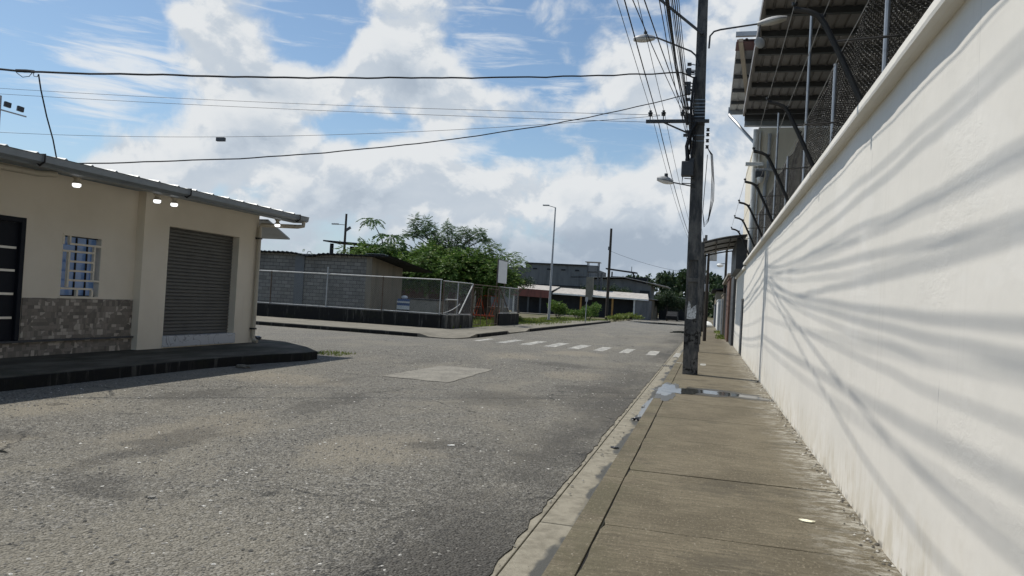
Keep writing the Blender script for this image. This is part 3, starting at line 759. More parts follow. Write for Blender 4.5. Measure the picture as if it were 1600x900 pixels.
MB().obox((.50, 21.2, 9.25), (1.02, 26.6, 8.75), .12, .10).build('strut', 'pvc', Cb)
MB().tube([(.40, 28.66, 9.12), (.42, 28.4, 9.0), (1.36, 27.6, 7.75), (1.38, 27.55, 7.5)], .055, 8).build('downpipe', 'galv', Cb, True)
MB().tube([(1.33, 27.42, 8.25), (1.33, 27.42, 3.4)], .09, 10).build('downpipe', 'white', Cb, True)
MB().tube([(1.80, 27.40, 8.1), (1.80, 27.40, 6.6), (1.72, 27.40, 6.3), (1.72, 27.40, 3.4)], .06, 10).build('downpipe', 'lamp_grey', Cb, True)
MB().tube([(1.47, 27.43, 8.2), (1.47, 27.43, 3.4)], .035, 8).build('conduit', 'white', Cb, True)

S = thing('security_camera', (1.4, 27.2, 6.8), 'white security camera arm with dome on the cream building corner', 'camera')
S['far_scale'] = 1.235
MB().box(1.02, 1.62, 27.16, 27.30, 6.92, 7.04).build('arm', 'white', S, bevel=.01)
MB().box(1.35, 1.95, 27.02, 27.14, 6.72, 6.80).build('mount_plate', 'lamp_grey', S, bevel=.01)
MB().box(1.36, 1.66, 27.0, 27.28, 6.50, 6.70).build('box', 'dark_steel', S, bevel=.015)
MB().lathe([(0, -.14), (.06, -.12), (.1, -.06), (.11, 0), (.11, .06), (0, .07)], (1.53, 27.1, 6.43), 16).build('dome', 'lamp_glass', S, True)

# grey canopy across the sidewalk
K = thing('canopy', (.5, 32, .15), 'grey sheet metal canopy across the sidewalk past the concrete pole', 'canopy')
def canopy_sheet():
    b = MB(); vs = []; fs = []; n = 8
    for s_, (y, dz) in enumerate(((29, 0), (36, .02))):
        for i in range(n+1):
            t = i/n; vs.append((-.36 + 1.66*t, y, 4.33 + dz + .36*t - .10*t*t*0 + .05*math.sin(t*math.pi)))
    for i in range(n): fs.append((i, i+1, n+2+i, n+1+i))
    return b.add(vs, fs)
canopy_sheet().build('sheet', 'roof_grey', K)
for y in (29.05, 31.2, 33.5, 35.9):
    p = [(-.36 + 1.66*t/8, y, 4.27 + .36*t/8 + .05*math.sin(t/8*math.pi)) for t in range(9)]
    MB().tube(p, .035, 6).build('beam', 'black', K, True)
b = MB()
for x in (-.3, .2, .7): b.obox((x, 29, 4.24 + .36*(x+.36)/1.66), (x, 36, 4.26 + .36*(x+.36)/1.66), .04, .05)
b.build('rafter', 'black', K)
MB().box(.95, 1.34, 29.6, 35.9, 3.4, 4.55).build('end_panel', 'dark_steel', K)
MB().box(-.43, -.24, 28.95, 29.15, .1, 4.3).build('post', 'pole', K)
MB().box(-.40, -.26, 35.8, 35.95, .1, 4.3).build('post', 'pole', K)

# ------------------------------------------------------------------ concrete pole and everything on it
PB = Vector((-.34, 18.62, .14)); PT = Vector((-.53, 18.66, 11.0))
def pole_at(z): return PB.lerp(PT, (z-.14)/10.86)
P = thing('utility_pole', PB, 'thick concrete utility pole with torn paper and steel straps, standing on the sidewalk', 'pole')
def pole_mesh():
    b = MB()
    def ring(z, w, dep, rec):
        c = pole_at(z); h = w/2; k = dep/2; g = h-.055
        y0 = c.y-k; yr = y0 + (.05 if rec else 0)
        return [(c.x-h, y0, z), (c.x-g, y0, z), (c.x-g, yr, z), (c.x+g, yr, z), (c.x+g, y0, z), (c.x+h, y0, z), (c.x+h, c.y+k, z), (c.x-h, c.y+k, z)]
    lv = [(.1, 0), (1.86, 0), (1.861, 1), (2.40, 1), (2.401, 0), (2.50, 0), (2.501, 1), (2.93, 1), (2.931, 0), (5, 0), (8, 0), (11, 0)]
    vs = []; fs = []
    for z, rec in lv: w = .36 - .0135*z; vs += ring(z, w, w*.82, rec)
    for i in range(len(lv)-1):
        for j in range(8): fs.append((i*8+j, i*8+(j+1) % 8, i*8+8+(j+1) % 8, i*8+8+j))
    fs.append(tuple((len(lv)-1)*8+k for k in range(8)))
    return b.add(vs, fs)
pole_mesh().build('shaft', 'pole', P)
for z in (6.28, 6.36, 6.44, 6.53, 6.60, 6.68, 6.77, 6.86, 5.84, 5.98):
    c = pole_at(z); w = .36-.0135*z
    MB().box(c.x-w/2-.006, c.x+w/2+.006, c.y-w*.41-.006, c.y+w*.41+.006, z, z+.022).build('steel_strap', 'strap', P)
c = pole_at(1.7)
ps = [(-.12, 1.50), (.0, 1.49), (.09, 1.52), (.10, 1.68), (.085, 1.84), (.03, 1.80), (-.03, 1.74), (-.05, 1.87), (-.09, 1.93), (-.115, 1.74)]
yf = pole_at(1.7).y - (.36-.0135*1.7)*.41
MB().add([(c.x+x, yf-.004, z) for x, z in ps] + [(c.x+x, yf-.0005, z) for x, z in ps], [tuple(range(10)), tuple(range(19, 9, -1))] + [(i, (i+1) % 10, 10+(i+1) % 10, 10+i) for i in range(10)]).build('torn_poster', 'poster', P)
# cable hardware down the road side
rnd = random.Random(3)
for k in range(26):
    b = MB(); z = 5.9 + 1.9*rnd.random(); c = pole_at(z); b.tube([(c.x-.13, c.y-.1, z), (c.x-.22-.12*rnd.random(), c.y-.15, z+.1*rnd.random()-.05)], .012, 5)
    b.box(c.x-.30-.06*rnd.random(), c.x-.22, c.y-.20, c.y-.12, z-.03, z+.03)
    b.build('cable_clamp', 'dark_steel', P)
for z in (5.7, 5.85, 6.0, 6.12): MB().lathe([(.02, -.04), (.045, -.035), (.03, 0), (.045, .035), (.02, .04)], (-.22, 18.50, z), 10).build('spool', 'porcelain', P, True)
b = MB()
for k in range(3): b.tube([(-.62+.03*k, 18.42-.02*k, 7.4), (-.66+.03*k, 18.40, 6.6), (-.60+.05*k, 18.42, 6.0), (-.63+.06*k, 18.45, 5.5)], .022-.004*k, 6)
b.tube([(-.50, 18.45, 6.3), (-.62, 18.42, 6.05), (-.70, 18.42, 5.7), (-.66, 18.42, 5.35)], .05, 6)
b.build('riser_cable', 'cable', P, True)

X = thing('cross_arm', (-.5, 18.5, 6.3), 'steel cross arm with three insulators bracketed out over the road from the concrete pole', 'cross arm')
MB().box(-1.72, -.20, 18.41, 18.49, 6.28, 6.36).build('bar', 'dark_steel', X, bevel=.006)
MB().tube([(-1.28, 18.45, 6.29), (-.58, 18.46, 5.98)], .022, 6).build('brace', 'dark_steel', X, True)
for x in (-1.62, -1.30, -.84):
    MB().lathe([(.012, 0), (.012, .09), (.05, .10), (.055, .13), (.03, .14), (.06, .155), (.06, .18), (.03, .19), (.035, .23), (0, .24)], (x, 18.45, 6.36), 12).build('insulator', 'porcelain', X, True)

T = thing('transformer', (-.62, 18.5, 4.95), 'small grey transformer box with bushings strapped to the concrete pole', 'transformer')
MB().box(-.80, -.50, 18.36, 18.60, 4.97, 5.33).build('tank', 'dark_steel', T, bevel=.02)
MB().box(-.72, -.50, 18.40, 18.56, 5.33, 5.40).build('lid', 'dark_steel', T, bevel=.01)
for x in (-.69, -.58): MB().lathe([(.02, 0), (.03, .02), (.02, .05), (.03, .08), (.02, .11), (.03, .14), (.018, .17), (.012, .26)], (x, 18.48, 5.4), 10).build('bushing', 'porcelain', T, True)
b = MB(); b.tube([(-.76, 18.48, 4.97), (-.77, 18.48, 4.80), (-.47, 18.50, 4.79)], .014, 6); b.tube([(-.72, 18.48, 4.92), (-.47, 18.50, 4.91)], .012, 6); b.build('bracket', 'dark_steel', T, True)

def lamp_head(b, g, root, dirx, L, w, tilt=.1):
    """cobra head: casing in b, glass in g"""
    n = 10; prof = []
    for i in range(n+1):
        t = i/n; hw = w*(.30 + .70*math.sin(min(1, t*1.5)*math.pi/2))*(1 - .75*max(0, t-.72)**1.2*3)
        prof.append((t*L, max(hw, .02), .05 + .055*math.sin(t*math.pi)))
    for mb, lo, hi in ((b, -.02, 1.), (g, -.9, -.05)):
        vs = []; fs = []; m = 8
        for (s_, hw, hh) in prof:
            for k in range(m):
                a = math.pi*k/(m-1); yy = -hw*math.cos(a)
                zz = (hh*math.sin(a)) if mb is b else (-hh*.75*math.sin(a)-.012)
                vs.append((root[0]+dirx*s_, root[1]+yy, root[2]+zz+tilt*s_))
        for i in range(n):
            for k in range(m-1): fs.append((i*m+k, i*m+k+1, i*m+m+k+1, i*m+m+k))
            fs.append((i*m+m-1, i*m, i*m+m, i*m+2*m-1))
        fs.append(tuple(range(m))); fs.append(tuple(n*m+k for k in range(m)))
        mb.add(vs, fs)
def street_lamp(label, arm, head, dirx, L, w, mat_h='lamp_grey', tilt=.1, cell=True, r=.022):
    t = thing('street_lamp', arm[0], label, 'street lamp', 'lamps on the concrete pole')
    MB().tube(arm, r, 8).build('arm', 'dark_steel', t, True)
    b, g = MB(), MB(); lamp_head(b, g, head, dirx, L, w, tilt)
    h = b.build('lamp_head', mat_h, t, True); g.build('glass', 'lamp_glass', h, True)
    if cell: MB().lathe([(.03, 0), (.045, .01), (.045, .08), (0, .085)], (head[0]+dirx*L*.45, head[1], head[2]+.09+tilt*L*.45), 10).build('photocell', 'dark_steel', h, True)
    return t
street_lamp('grey street lamp with a curved arm over the road, highest complete lamp on the pole', [(-.52, 18.5, 7.70), (-.60, 18.5, 7.95), (-.72, 18.5, 8.06), (-1.2, 18.5, 8.27), (-1.55, 18.5, 8.42), (-1.70, 18.5, 8.43)], (-1.62, 18.5, 8.42), -1, .52, .13, tilt=-.02)
street_lamp('small grey street lamp on a short straight arm below the transformer', [(-.46, 18.5, 4.72), (-1.04, 18.5, 4.83)], (-.98, 18.5, 4.83), -1, .40, .085, tilt=.2, r=.016)
t = street_lamp('open street lamp hanging broken on a long arm over the white wall', [(-.30, 18.5, 8.12), (-.29, 18.5, 8.42), (-.20, 18.5, 8.53), (-.05, 18.5, 8.57), (.85, 18.5, 8.68)], (.80, 18.5, 8.67), 1, .66, .13, tilt=.18, cell=False)
MB().tube([(.86, 18.45, 8.62), (.84, 18.44, 8.25), (.95, 18.44, 8.05)], .02, 6).build('loose_hinge', 'dark_steel', t, True)
MB().lathe([(0, -.04), (.08, -.03), (.13, .0), (.14, .03), (.1, .05), (0, .055)], (.86, 18.42, 8.18), 14, (.5, -.86, .1)).build('hanging_cover', 'lamp_glass', t, True)
A1 = thing('street_lamp', (-.5, 18.5, 8.5), 'street lamp on the straight steel arm slanting up from the pole, highest of all', 'street lamp', 'lamps on the concrete pole')
MB().tube([(-.47, 18.5, 8.48), (-1.62, 18.5, 9.45), (-2.2, 18.5, 9.93)], .035, 8).build('arm', 'dark_steel', A1, True)
b, g = MB(), MB(); lamp_head(b, g, (-2.15, 18.5, 9.9), -1, .6, .14, .2); b.build('lamp_head', 'lamp_grey', A1, True)
L_ = MB()
for k in range(3):
    L_.tube([(-.20, 18.46, 5.65), (-.12+.02*k, 18.45, 5.5), (-.07+.03*k, 18.44, 5.0-.1*k), (-.06+.03*k, 18.44, 4.4), (-.10, 18.44, 3.95-.04*k), (-.19, 18.44, 3.82-.04*k), (-.24, 18.45, 4.1), (-.22, 18.45, 4.8), (-.20, 18.46, 5.5)], .009, 6)
tag(L_.build('cable_coil', 'cable', None, True), 'long loop of slack black cable hanging down the side of the concrete pole', 'cable')

# cables: along the street over the sidewalk edge (their shadows fan out on the white wall)
def cable(name, pts, r, label, group, n=6): return tag(MB().tube(pts, r, n, False).build(name, 'cable', None, True), label, 'cable', group)
TZ = SUN.z/-SUN.x; TY = SUN.y/-SUN.x
def from_shadow(sh, xs):
    """shadow points (y, z) on the wall plane X=1.24 raised back along the sun to X=x"""
    out = []
    for (y, z), x in zip(sh, xs): s_ = 1.24-x; out.append((x, y+TY*s_, z+TZ*s_))
    return out
SH = [([(16.2, 3.0), (9.6, 2.93), (6, 2.90), (3, 2.95), (-12, 3.4)], 0.0069), ([(16.6, 2.75), (9.6, 2.72), (6.8, 2.76), (4.4, 2.82), (-12, 3.5)], 0.0082),
      ([(16.6, 2.72), (13.6, 2.55), (8.95, 2.50), (7.4, 2.52), (4.8, 2.42), (-12, 2.9)], 0.0086), ([(16.6, 2.6), (11.5, 2.36), (8.7, 2.26), (6.5, 2.23), (4.5, 2.17), (3.5, 2.15), (-12, 2.5)], 0.0090),
      ([(16.6, 2.4), (13.6, 2.12), (11.3, 2.0), (9.5, 2.0), (6.6, 2.03), (4.7, 2.05), (3.5, 2.08), (-12, 3.0)], 0.0095), ([(16.6, 2.5), (13.6, 2.13), (11.3, 1.98), (7.6, 1.83), (5.1, 1.75), (3.4, 1.70), (-12, 1.9)], 0.0103),
      ([(16.6, 2.2), (12.5, 1.95), (9.0, 1.79), (6.1, 1.67), (4.4, 1.61), (3.4, 1.57), (-12, 1.8)], 0.0095), ([(16.6, 2.0), (12, 1.6), (9, 1.45), (6.4, 1.38), (4.6, 1.32), (3.4, 1.29), (-12, 1.6)], 0.0060)]
SH += [([(16.4, 2.66), (12, 2.52), (8, 2.45), (5.6, 2.36), (-12, 2.8)], 0.0052), ([(16.5, 2.5), (12, 2.24), (8, 2.12), (5, 2.10), (-12, 2.6)], 0.0052), ([(16.5, 2.3), (12, 1.84), (8, 1.62), (5, 1.52), (3.4, 1.48), (-12, 1.8)], 0.0056)]
labs = ['thin black cable along the street, highest of the bundle over the sidewalk', 'thick black cable second from the top of the bundle over the sidewalk', 'thick black cable third from the top of the bundle on the pole',
        'thick black cable in the middle of the bundle beside the pole', 'heavy twisted cable just below the middle of the bundle on the pole', 'heaviest black cable of the bundle along the street', 'black cable second from the bottom of the bundle on the pole', 'thin black cable at the bottom of the bundle over the kerb', 'thin black cable strung among the upper thick cables on the pole', 'thin black cable strung between the two twisted middle cables', 'thin black cable just above the lowest of the bundle over the kerb']
CG = 'cables along the street to the concrete pole'
for (sh, r), lb in zip(SH, labs):
    pts = from_shadow(sh, [-.72]*len(sh)); pts = [(-.70, 18.5, pts[0][2]+.06)] + pts
    # smooth by resampling
    res = []
    for i in range(len(pts)-1):
        for k in range(6): res.append(lerp(pts[i], pts[i+1], k/6))
    res.append(pts[-1])
    for _ in range(4): res = [res[0]] + [lerp(lerp(res[i-1], res[i+1], .5), res[i], .5) for i in range(1, len(res)-1)] + [res[-1]]
    res = [(x + .006*nz(y, z, 1.1), y, z + .008*nz(y+5, r*900, .9)) for x, y, z in res]
    cable('overhead_cable', res, r, lb, CG)
for sh, xs, lb, r in (([(16.4, 2.4), (14.5, 2.0), (8.9, 1.25), (5.57, .89), (4.37, .81), (3.37, .77), (-8, 1.0)], [-.7, -.76, -.93, -1.03, -1.06, -1.09, -1.4], 'slack black service wire, innermost of two drifting out over the road', .0085),
                  ([(16.4, 2.35), (15.2, 2.01), (10.2, 1.17), (6.5, .63), (5.1, .51), (4.2, .44), (-8, .7)], [-.7, -.74, -.92, -1.05, -1.1, -1.13, -1.6], 'slack black service wire, outermost of two drifting out over the road', .007)):
    pts = from_shadow(sh, xs); pts = [(-.70, 18.5, pts[0][2]+.1)] + pts; res = []
    for i in range(len(pts)-1):
        for k in range(6): res.append(lerp(pts[i], pts[i+1], k/6))
    res.append(pts[-1])
    for _ in range(4): res = [res[0]] + [lerp(lerp(res[i-1], res[i+1], .5), res[i], .5) for i in range(1, len(res)-1)] + [res[-1]]
    cable('service_wire', res, r, lb, CG)
# onward, down the street
for i, (z, x2, z2, sg, r) in enumerate(((6.9, -.55, 6.6, .9, .012), (6.55, -.5, 6.2, .9, .016), (6.3, -.45, 5.6, .8, .016), (6.1, -.4, 5.2, .7, .012))):
    cable('overhead_cable', catenary((-.68, 18.7, z), (x2, 58, z2), sg, 24), r, ('thin', 'thick', 'lower thick', 'lowest thin')[i] + ' black cable running on down the street behind the pole', 'cables on down the street')
# bare conductors on the insulators
for i, (x, z, lb) in enumerate(((-1.62, 6.6, 'bare conductor on the outermost insulator of the cross arm'), (-1.47, 6.5, 'black cable passing just over the cross arm between two insulators'), (-1.30, 6.6, 'bare conductor on the middle insulator of the cross arm'), (-.84, 6.6, 'bare conductor on the insulator nearest the pole'))):
    near = catenary((x, -18, z+.5), (x, 18.45, z), .35, 20); far = catenary((x, 18.45, z), (x+.9, 58, z-.6), .9, 20)
    cable('conductor', near[:-1] + far, (.006, .011, .006, .006)[i], lb, 'conductors over the cross arm', 5)
# crossing the street to the left
w1 = catenary((-.62, 18.5, 7.40), (-.9, 18.25, 7.46), 0, 2)[:-1] + catenary((-.9, 18.25, 7.46), (-10.7, 9.28, 4.89), .12, 60, .03)
w1 += catenary((-10.7, 9.28, 4.89), (-22, -1.0, 3.6), -.05, 12)[1:]
cable('service_cable', w1, .017, 'wavy thick cable crossing high over the street to the beige building', 'cables crossing the street')
cable('drop_cable', [(-10.7, 9.54, 4.93), (-10.72, 9.62, 4.7), (-10.74, 9.78, 4.3), (-10.76, 9.95, 3.95), (-10.80, 10.1, 3.60)], .012, 'short cable dropping from the crossing cable to the beige roof edge', 'cables crossing the street')
b = MB(); b.tube([(-10.60, 9.38, 4.915), (-10.68, 9.30, 4.905), (-10.78, 9.20, 4.88)], .026, 6)
b.tube([(-10.62, 9.36, 4.90), (-10.66, 9.34, 4.83), (-10.72, 9.28, 4.80), (-10.77, 9.22, 4.85), (-10.78, 9.20, 4.88)], .006, 5)
b.tube([(-10.70, 9.44, 4.93), (-10.70, 9.46, 4.87), (-10.70, 9.52, 4.88), (-10.7, 9.54, 4.93)], .006, 5)
tag(b.build('cable_splice', 'cable', None, True), 'knotted splice on the crossing cable above the beige roof', 'cable splice')
cable('service_cable', catenary((-.64, 18.5, 7.02), (-10.9, 10.2, 3.60), .42, 50, .02), .012, 'straight cable sloping down across the street onto the beige roof', 'cables crossing the street')
for i, (a, c2, s_, lb) in enumerate((((-26, 20, 8.15), (-1.5, 20, 6.88), .12, 'upper thin wire crossing the sky above the cross street'), ((-26, 20, 7.95), (-1.5, 20, 6.68), .10, 'middle thin wire crossing the sky above the cross street'),
                                     ((-26, 20, 6.58), (-1.5, 20, 6.86), .40, 'lowest thin wire, the one carrying a small black box'))):
    cable('thin_wire', catenary(a, c2, s_, 30), .0065, lb, 'thin wires over the cross street', 5)
tag(MB().box(-15.22, -14.92, 19.95, 20.05, 6.17, 6.29).build('cable_box', 'dark_steel', None, False, .01), 'small black splice box hanging on a thin wire in the sky', 'cable box')

# ------------------------------------------------------------------ left: beige corner building
B = thing('corner_building', (-15, 10, .2), 'low beige corner building with dark door, barred window and roller shutter', 'building')
XL, XR = -11.75, -11.56            # recessed left part, forward right part
YD0, YD1, YW0, YW1, YJ, YR0, YR1, YE = 8.7, 10.43, 11.24, 12.14, 13.05, 13.80, 16.32, 17.12
def wall_panel(b, x, y0, y1, z0, z1, t=.16): b.box(x-t, x, y0, y1, z0, z1)
b = MB()
wall_panel(b, XL, -10, YD0, .2, 3.55); wall_panel(b, XL, YD0, YD1, 2.66, 3.55); wall_panel(b, XL, YD1, YW0, .2, 3.55)
wall_panel(b, XL, YW0, YW1, .2, 1.27); wall_panel(b, XL, YW0, YW1, 2.47, 3.55); wall_panel(b, XL, YW1, YJ, .2, 3.55); wall_panel(b, XL, YD0, YD1, .2, .46)
wall_panel(b, XR, YJ, YR0, .2, 3.56, .34); wall_panel(b, XR, YR0, YR1, 2.90, 3.56, .34); wall_panel(b, XR, YR1, YE, .2, 3.56, .34); wall_panel(b, XR, YR0, YR1, .2, .22, .34)
b.box(-24, XR-.34, YE-.2, YE, .2, 3.56); b.box(-24, -23.8, -10, YE-.2, .2, 3.56); b.box(-23.8, XL-.16, -10, -9.8, .2, 3.56)
b.build('wall', 'beige', B)
b = MB(); b.box(XL+.002, XL+.024, -10, YD0-.02, .2, 1.25); b.box(XL+.002, XL+.024, YD1+.02, YJ-.002, .49, 1.25)
b.box(XL+.002, XL+.05, -10, YJ-.002, .2, .455); b.build('tile_dado', 'mosaic', B)
b = MB(); b.box(XL-.1, XL+.10, -10, YJ-.004, .457, .487); b.build('sill_ledge', 'dark_steel', B)
# door
d = thing('door', (XL, 9.4, .46), '', ''); del d['label']; del d['category']
d.parent = B; d.matrix_parent_inverse = Matrix.Translation(B.location).inverted()
b = MB(); b.box(XL-.12, XL+.02, YD0, YD0+.09, .49, 2.66); b.box(XL-.12, XL+.02, YD1-.09, YD1, .49, 2.66); b.box(XL-.12, XL+.02, YD0+.09, YD1-.09, 2.57, 2.658)
def part_of(o, p):
    o.parent = p; o.matrix_parent_inverse = Matrix.Translation(p.matrix_world.translation if p.parent is None else p.location).inverted(); return o
bpy.context.view_layer.update()
def build_under(mb, name, m, p, **k):
    o = mb.build(name, m, None, **k); bpy.context.view_layer.update(); o.parent = p; o.matrix_parent_inverse = p.matrix_world.inverted(); return o
build_under(b, 'door_frame', 'door', d, bevel=.008)
b = MB(); b.box(XL-.10, XL-.05, YD0+.09, YD1-.09, .49, 2.565)
build_under(b, 'door_leaf', 'door', d)
b = MB()
for z in (.87, 1.29, 1.70, 2.10): b.box(XL-.05, XL-.028, YD0+.15, YD1-.13, z, z+.04)
build_under(b, 'steel_strip', 'chrome', d)
# window: reveal pane and maze-like grille
w = MB(); w.box(XL-.15, XL-.13, YW0, YW1, 1.27, 2.47); w = w.build('window', 'glass', B)
b = MB()
for (y0, y1, z0, z1) in ((0, .85, 1.155, 1.2), (0, .85, 0, .04)): b.box(XL-.12, XL-.09, YW0+y0*1.06, YW0+y1*1.06, 1.27+z0, 1.27+z1)
for y in (.0, .40, .66): b.box(XL-.128, XL-.115, YW0+y, YW0+y+.035, 1.31, 2.42)
build_under(b, 'window_frame', 'dark_wall', w)
b = MB(); T_ = .038
def gy(y0, y1, z): b.box(XL-.045, XL+.012, YW0+y0*1.06, YW0+y1*1.06, 1.27+z-T_/2, 1.27+z+T_/2)
def gz(y, z0, z1): b.box(XL-.045, XL+.010, YW0+y*1.06-T_/2, YW0+y*1.06+T_/2, 1.27+z0, 1.27+z1)
gy(-.02, .87, 1.19); gy(-.02, .87, .005); gz(0, 1.0, 1.17); gy(.13, .85, 1.02); gz(.14, 1.04, 1.17); gy(-.02, .70, .88); gz(.14, .20, .86); gy(.16, .70, .69); gy(.16, .70, .51); gy(.16, .85, .33); gz(.70, .35, 1.0)
gy(0, .70, .17); gz(.70, .02, .15); gz(.36, .03, .15)
build_under(b, 'grille', 'beige', w)
# roller shutter with rolled slats, reveal, marble step
b = MB(); prof = []; z = .47
while z < 2.90:
    prof += [(XR-.20, z), (XR-.178, z+.018), (XR-.178, z+.062), (XR-.20, z+.08)]; z += .08
vs = [(p[0], YR0, min(p[1], 2.898)) for p in prof] + [(p[0], YR1, min(p[1], 2.898)) for p in prof]; n = len(prof)
b.add(vs, [(i, i+1, n+i+1, n+i) for i in range(n-1)]); b.build('roller_shutter', 'shutter', B)
MB().box(XR-.30, XR+.03, YR0-.01, YR1+.03, .222, .468).build('marble_step', 'marble', B, bevel=.006)
# roof, gutter, brackets, pipes
XE, ZE, YG = -10.62, 3.60, 17.72
def slab(x, z): return z + (XE - x)*.10
b = MB(); b.add([(XE, -11, ZE), (-24, -11, slab(-24, ZE)), (-24, YG, slab(-24, ZE)), (XE, YG, ZE), (XE, -11, ZE+.03), (-24, -11, slab(-24, ZE)+.03), (-24, YG, slab(-24, ZE)+.03), (XE, YG, ZE+.03)],
                [(0,1,2,3),(7,6,5,4),(0,3,7,4),(1,0,4,5),(2,1,5,6),(3,2,6,7)])
yy = -10.8
while yy < YG:
    b.add([(XE+.01, yy-.05, ZE+.03), (XE+.01, yy+.05, ZE+.03), (XE+.01, yy, ZE+.065), (-24, yy-.05, slab(-24, ZE)+.03), (-24, yy+.05, slab(-24, ZE)+.03), (-24, yy, slab(-24, ZE)+.065)], [(0,2,1),(3,4,5),(0,3,5,2),(1,2,5,4)]); yy += .55
b.build('roof', 'roof_metal', B)
b = MB(); b.extrude([(XE+.0, ZE-.02), (XE+.02, ZE-.10), (XE+.07, ZE-.135), (XE+.12, ZE-.10), (XE+.135, ZE+.0), (XE+.15, ZE+.012), (XE+.128, ZE+.014), (XE+.11, ZE-.09), (XE+.07, ZE-.118), (XE+.03, ZE-.09), (XE+.012, ZE-.02)], 'y', -11, YG+.06)
b.build('roof_gutter', 'gutter_metal', B)
MB().box(-10.90, -10.64, -11, YG-.03, 3.44, 3.585).build('fascia', 'gutter_metal', B)
MB().add([(-10.92, -11, 3.47), (XR-.01, -11, 3.55), (XR-.01, YG-.04, 3.55), (-10.92, YG-.04, 3.47), (-10.92, -11, 3.49), (XR-.01, -11, 3.56), (XR-.01, YG-.04, 3.56), (-10.92, YG-.04, 3.49)], [(0,3,2,1),(4,5,6,7),(0,1,5,4),(2,3,7,6),(1,2,6,5),(3,0,4,7)]).build('soffit', 'gutter_metal', B)
for y in (9.55, 13.05, 17.3):
    MB().tube([(XE-.01, y, ZE+.02), (XE+.16, y, ZE+.02), (XE+.155, y, ZE-.10), (XE+.06, y, ZE-.16), (XE-.02, y, ZE-.10)], .016, 6).build('gutter_bracket', 'black', B, True)
MB().tube([(XE+.07, YG-.1, ZE-.12), (XE+.07, YG-.1, ZE-.24), (XE-.05, YG-.18, ZE-.27), (XR+.09, 17.08, 3.30), (XR+.07, 17.06, 3.2), (XR+.07, 17.05, .36), (XR+.10, 17.05, .27), (XR+.20, 17.05, .24)], .055, 10).build('downpipe', 'pvc', B, True)
for z in (2.92, .55): MB().box(XR+.0, XR+.13, 16.985, 17.115, z, z+.04).build('pipe_clamp', 'black', B)
MB().tube([(-11.2, 4.5, 3.30), (-10.95, 9.9, 3.37), (-10.85, 10.15, 3.40)], .055, 10).build('drain_pipe', 'pvc', B, True)
b = MB(); b.add([(-11.3, YE+.01, 3.42), (-16, YE+.01, 3.42), (-16, 18.7, 3.06), (-11.6, 18.7, 3.06), (-11.3, YE+.01, 3.46), (-16, YE+.01, 3.46), (-16, 18.7, 3.10), (-11.6, 18.7, 3.10)], [(0,1,2,3),(7,6,5,4),(0,3,7,4),(1,0,4,5),(2,1,5,6),(3,2,6,7)])
b.build('side_awning', 'gutter_metal', B)
# four lit bulbs under the eave
b0 = None
for (y, lb) in ((10.72, 'lit bulb under the eave between door and window, leftmost'), (12.72, 'lit bulb under the eave, left one of the close pair'), (13.22, 'lit bulb under the eave, right one of the close pair'), (17.1, 'lit bulb under the eave at the building corner, rightmost')):
    if b0 is None:
        b0 = thing('light_bulb', (-11.0, y, 3.48), lb, 'lamp', 'lit bulbs under the eave')
        MB().lathe([(.0, .02), (.075, .015), (.078, -.03), (.05, -.045), (.04, -.085), (.066, -.10), (.070, -.135)], (-11.0, y, 3.47), 14).build('socket', 'pvc', b0, True)
        MB().lathe([(.066, -.136), (.072, -.145), (.070, -.18), (.05, -.2), (0, -.205)], (-11.0, y, 3.47), 14).build('bulb', 'bulb', b0, True)
    else: copy_thing(b0, (-11.0, y, 3.48), lb)
Fl = thing('floodlight_pole', (-13, 10.9, 3.8), 'floodlight mast with two lamps rising behind the beige roof', 'floodlight')
MB().box(-13.03, -12.98, 10.79, 10.84, 3.75, 4.98).build('mast', 'lamp_grey', Fl)
MB().obox((-13, 10.84, 4.72), (-12.9, 11.3, 4.70), .02, .025).build('arm', 'lamp_grey', Fl)
for y, z in ((10.93, 4.84), (11.20, 4.83)): MB().obox((-12.95, y-.06, z), (-12.93, y+.06, z-.01), .05, .10).build('floodlight', 'dark_steel', Fl, bevel=.008)
# ------------------------------------------------------------------ fenced lot
def plinth(x0, y0, x1, y1, zt, m, label):
    b = MB(); n = max(2, int(math.hypot(x1-x0, y1-y0)/.4)); d = Vector((x1-x0, y1-y0, 0)).normalized(); s_ = Vector((-d.y, d.x, 0))*.1; vs = []; fs = []
    for i in range(n+1):
        p = Vector((x0, y0, 0)).lerp(Vector((x1, y1, 0)), i/n); j = .012*nz(p.x, p.y, 1.4)
        vs += [p-s_, p-s_+Vector((0, 0, zt-.02+j)), p-s_*.8+Vector((0, 0, zt+j)), p+s_*.8+Vector((0, 0, zt+j)), p+s_+Vector((0, 0, zt-.02+j)), p+s_]
    for i in range(n):
        for j in range(5): fs.append((i*6+j, i*6+j+1, i*6+7+j, i*6+6+j))
    fs.append((0,1,2,3,4,5)); fs.append(tuple(n*6+k for k in range(5, -1, -1)))
    return tag(b.add(vs, fs).build('plinth_wall', m), label, 'low wall', 'low walls under the lot fence')
plinth(-45, 33.65, -12.4, 33.65, .80, 'algae', 'long black stained low wall facing the cross street')
M['drip'] = worn('dripping_concrete', (.030, .030, .028), (.17, .168, .155), 3.2, .9, .15, 1., True, 30, .008)
plinth(-12.25, 33.56, -12.02, 37.2, .80, 'drip', 'low wall with pale drips between the lot corner and the gate')
plinth(-12.05, 42.3, -11.95, 46.7, .85, 'algae', 'short black low wall beyond the gate, under the blank sign')
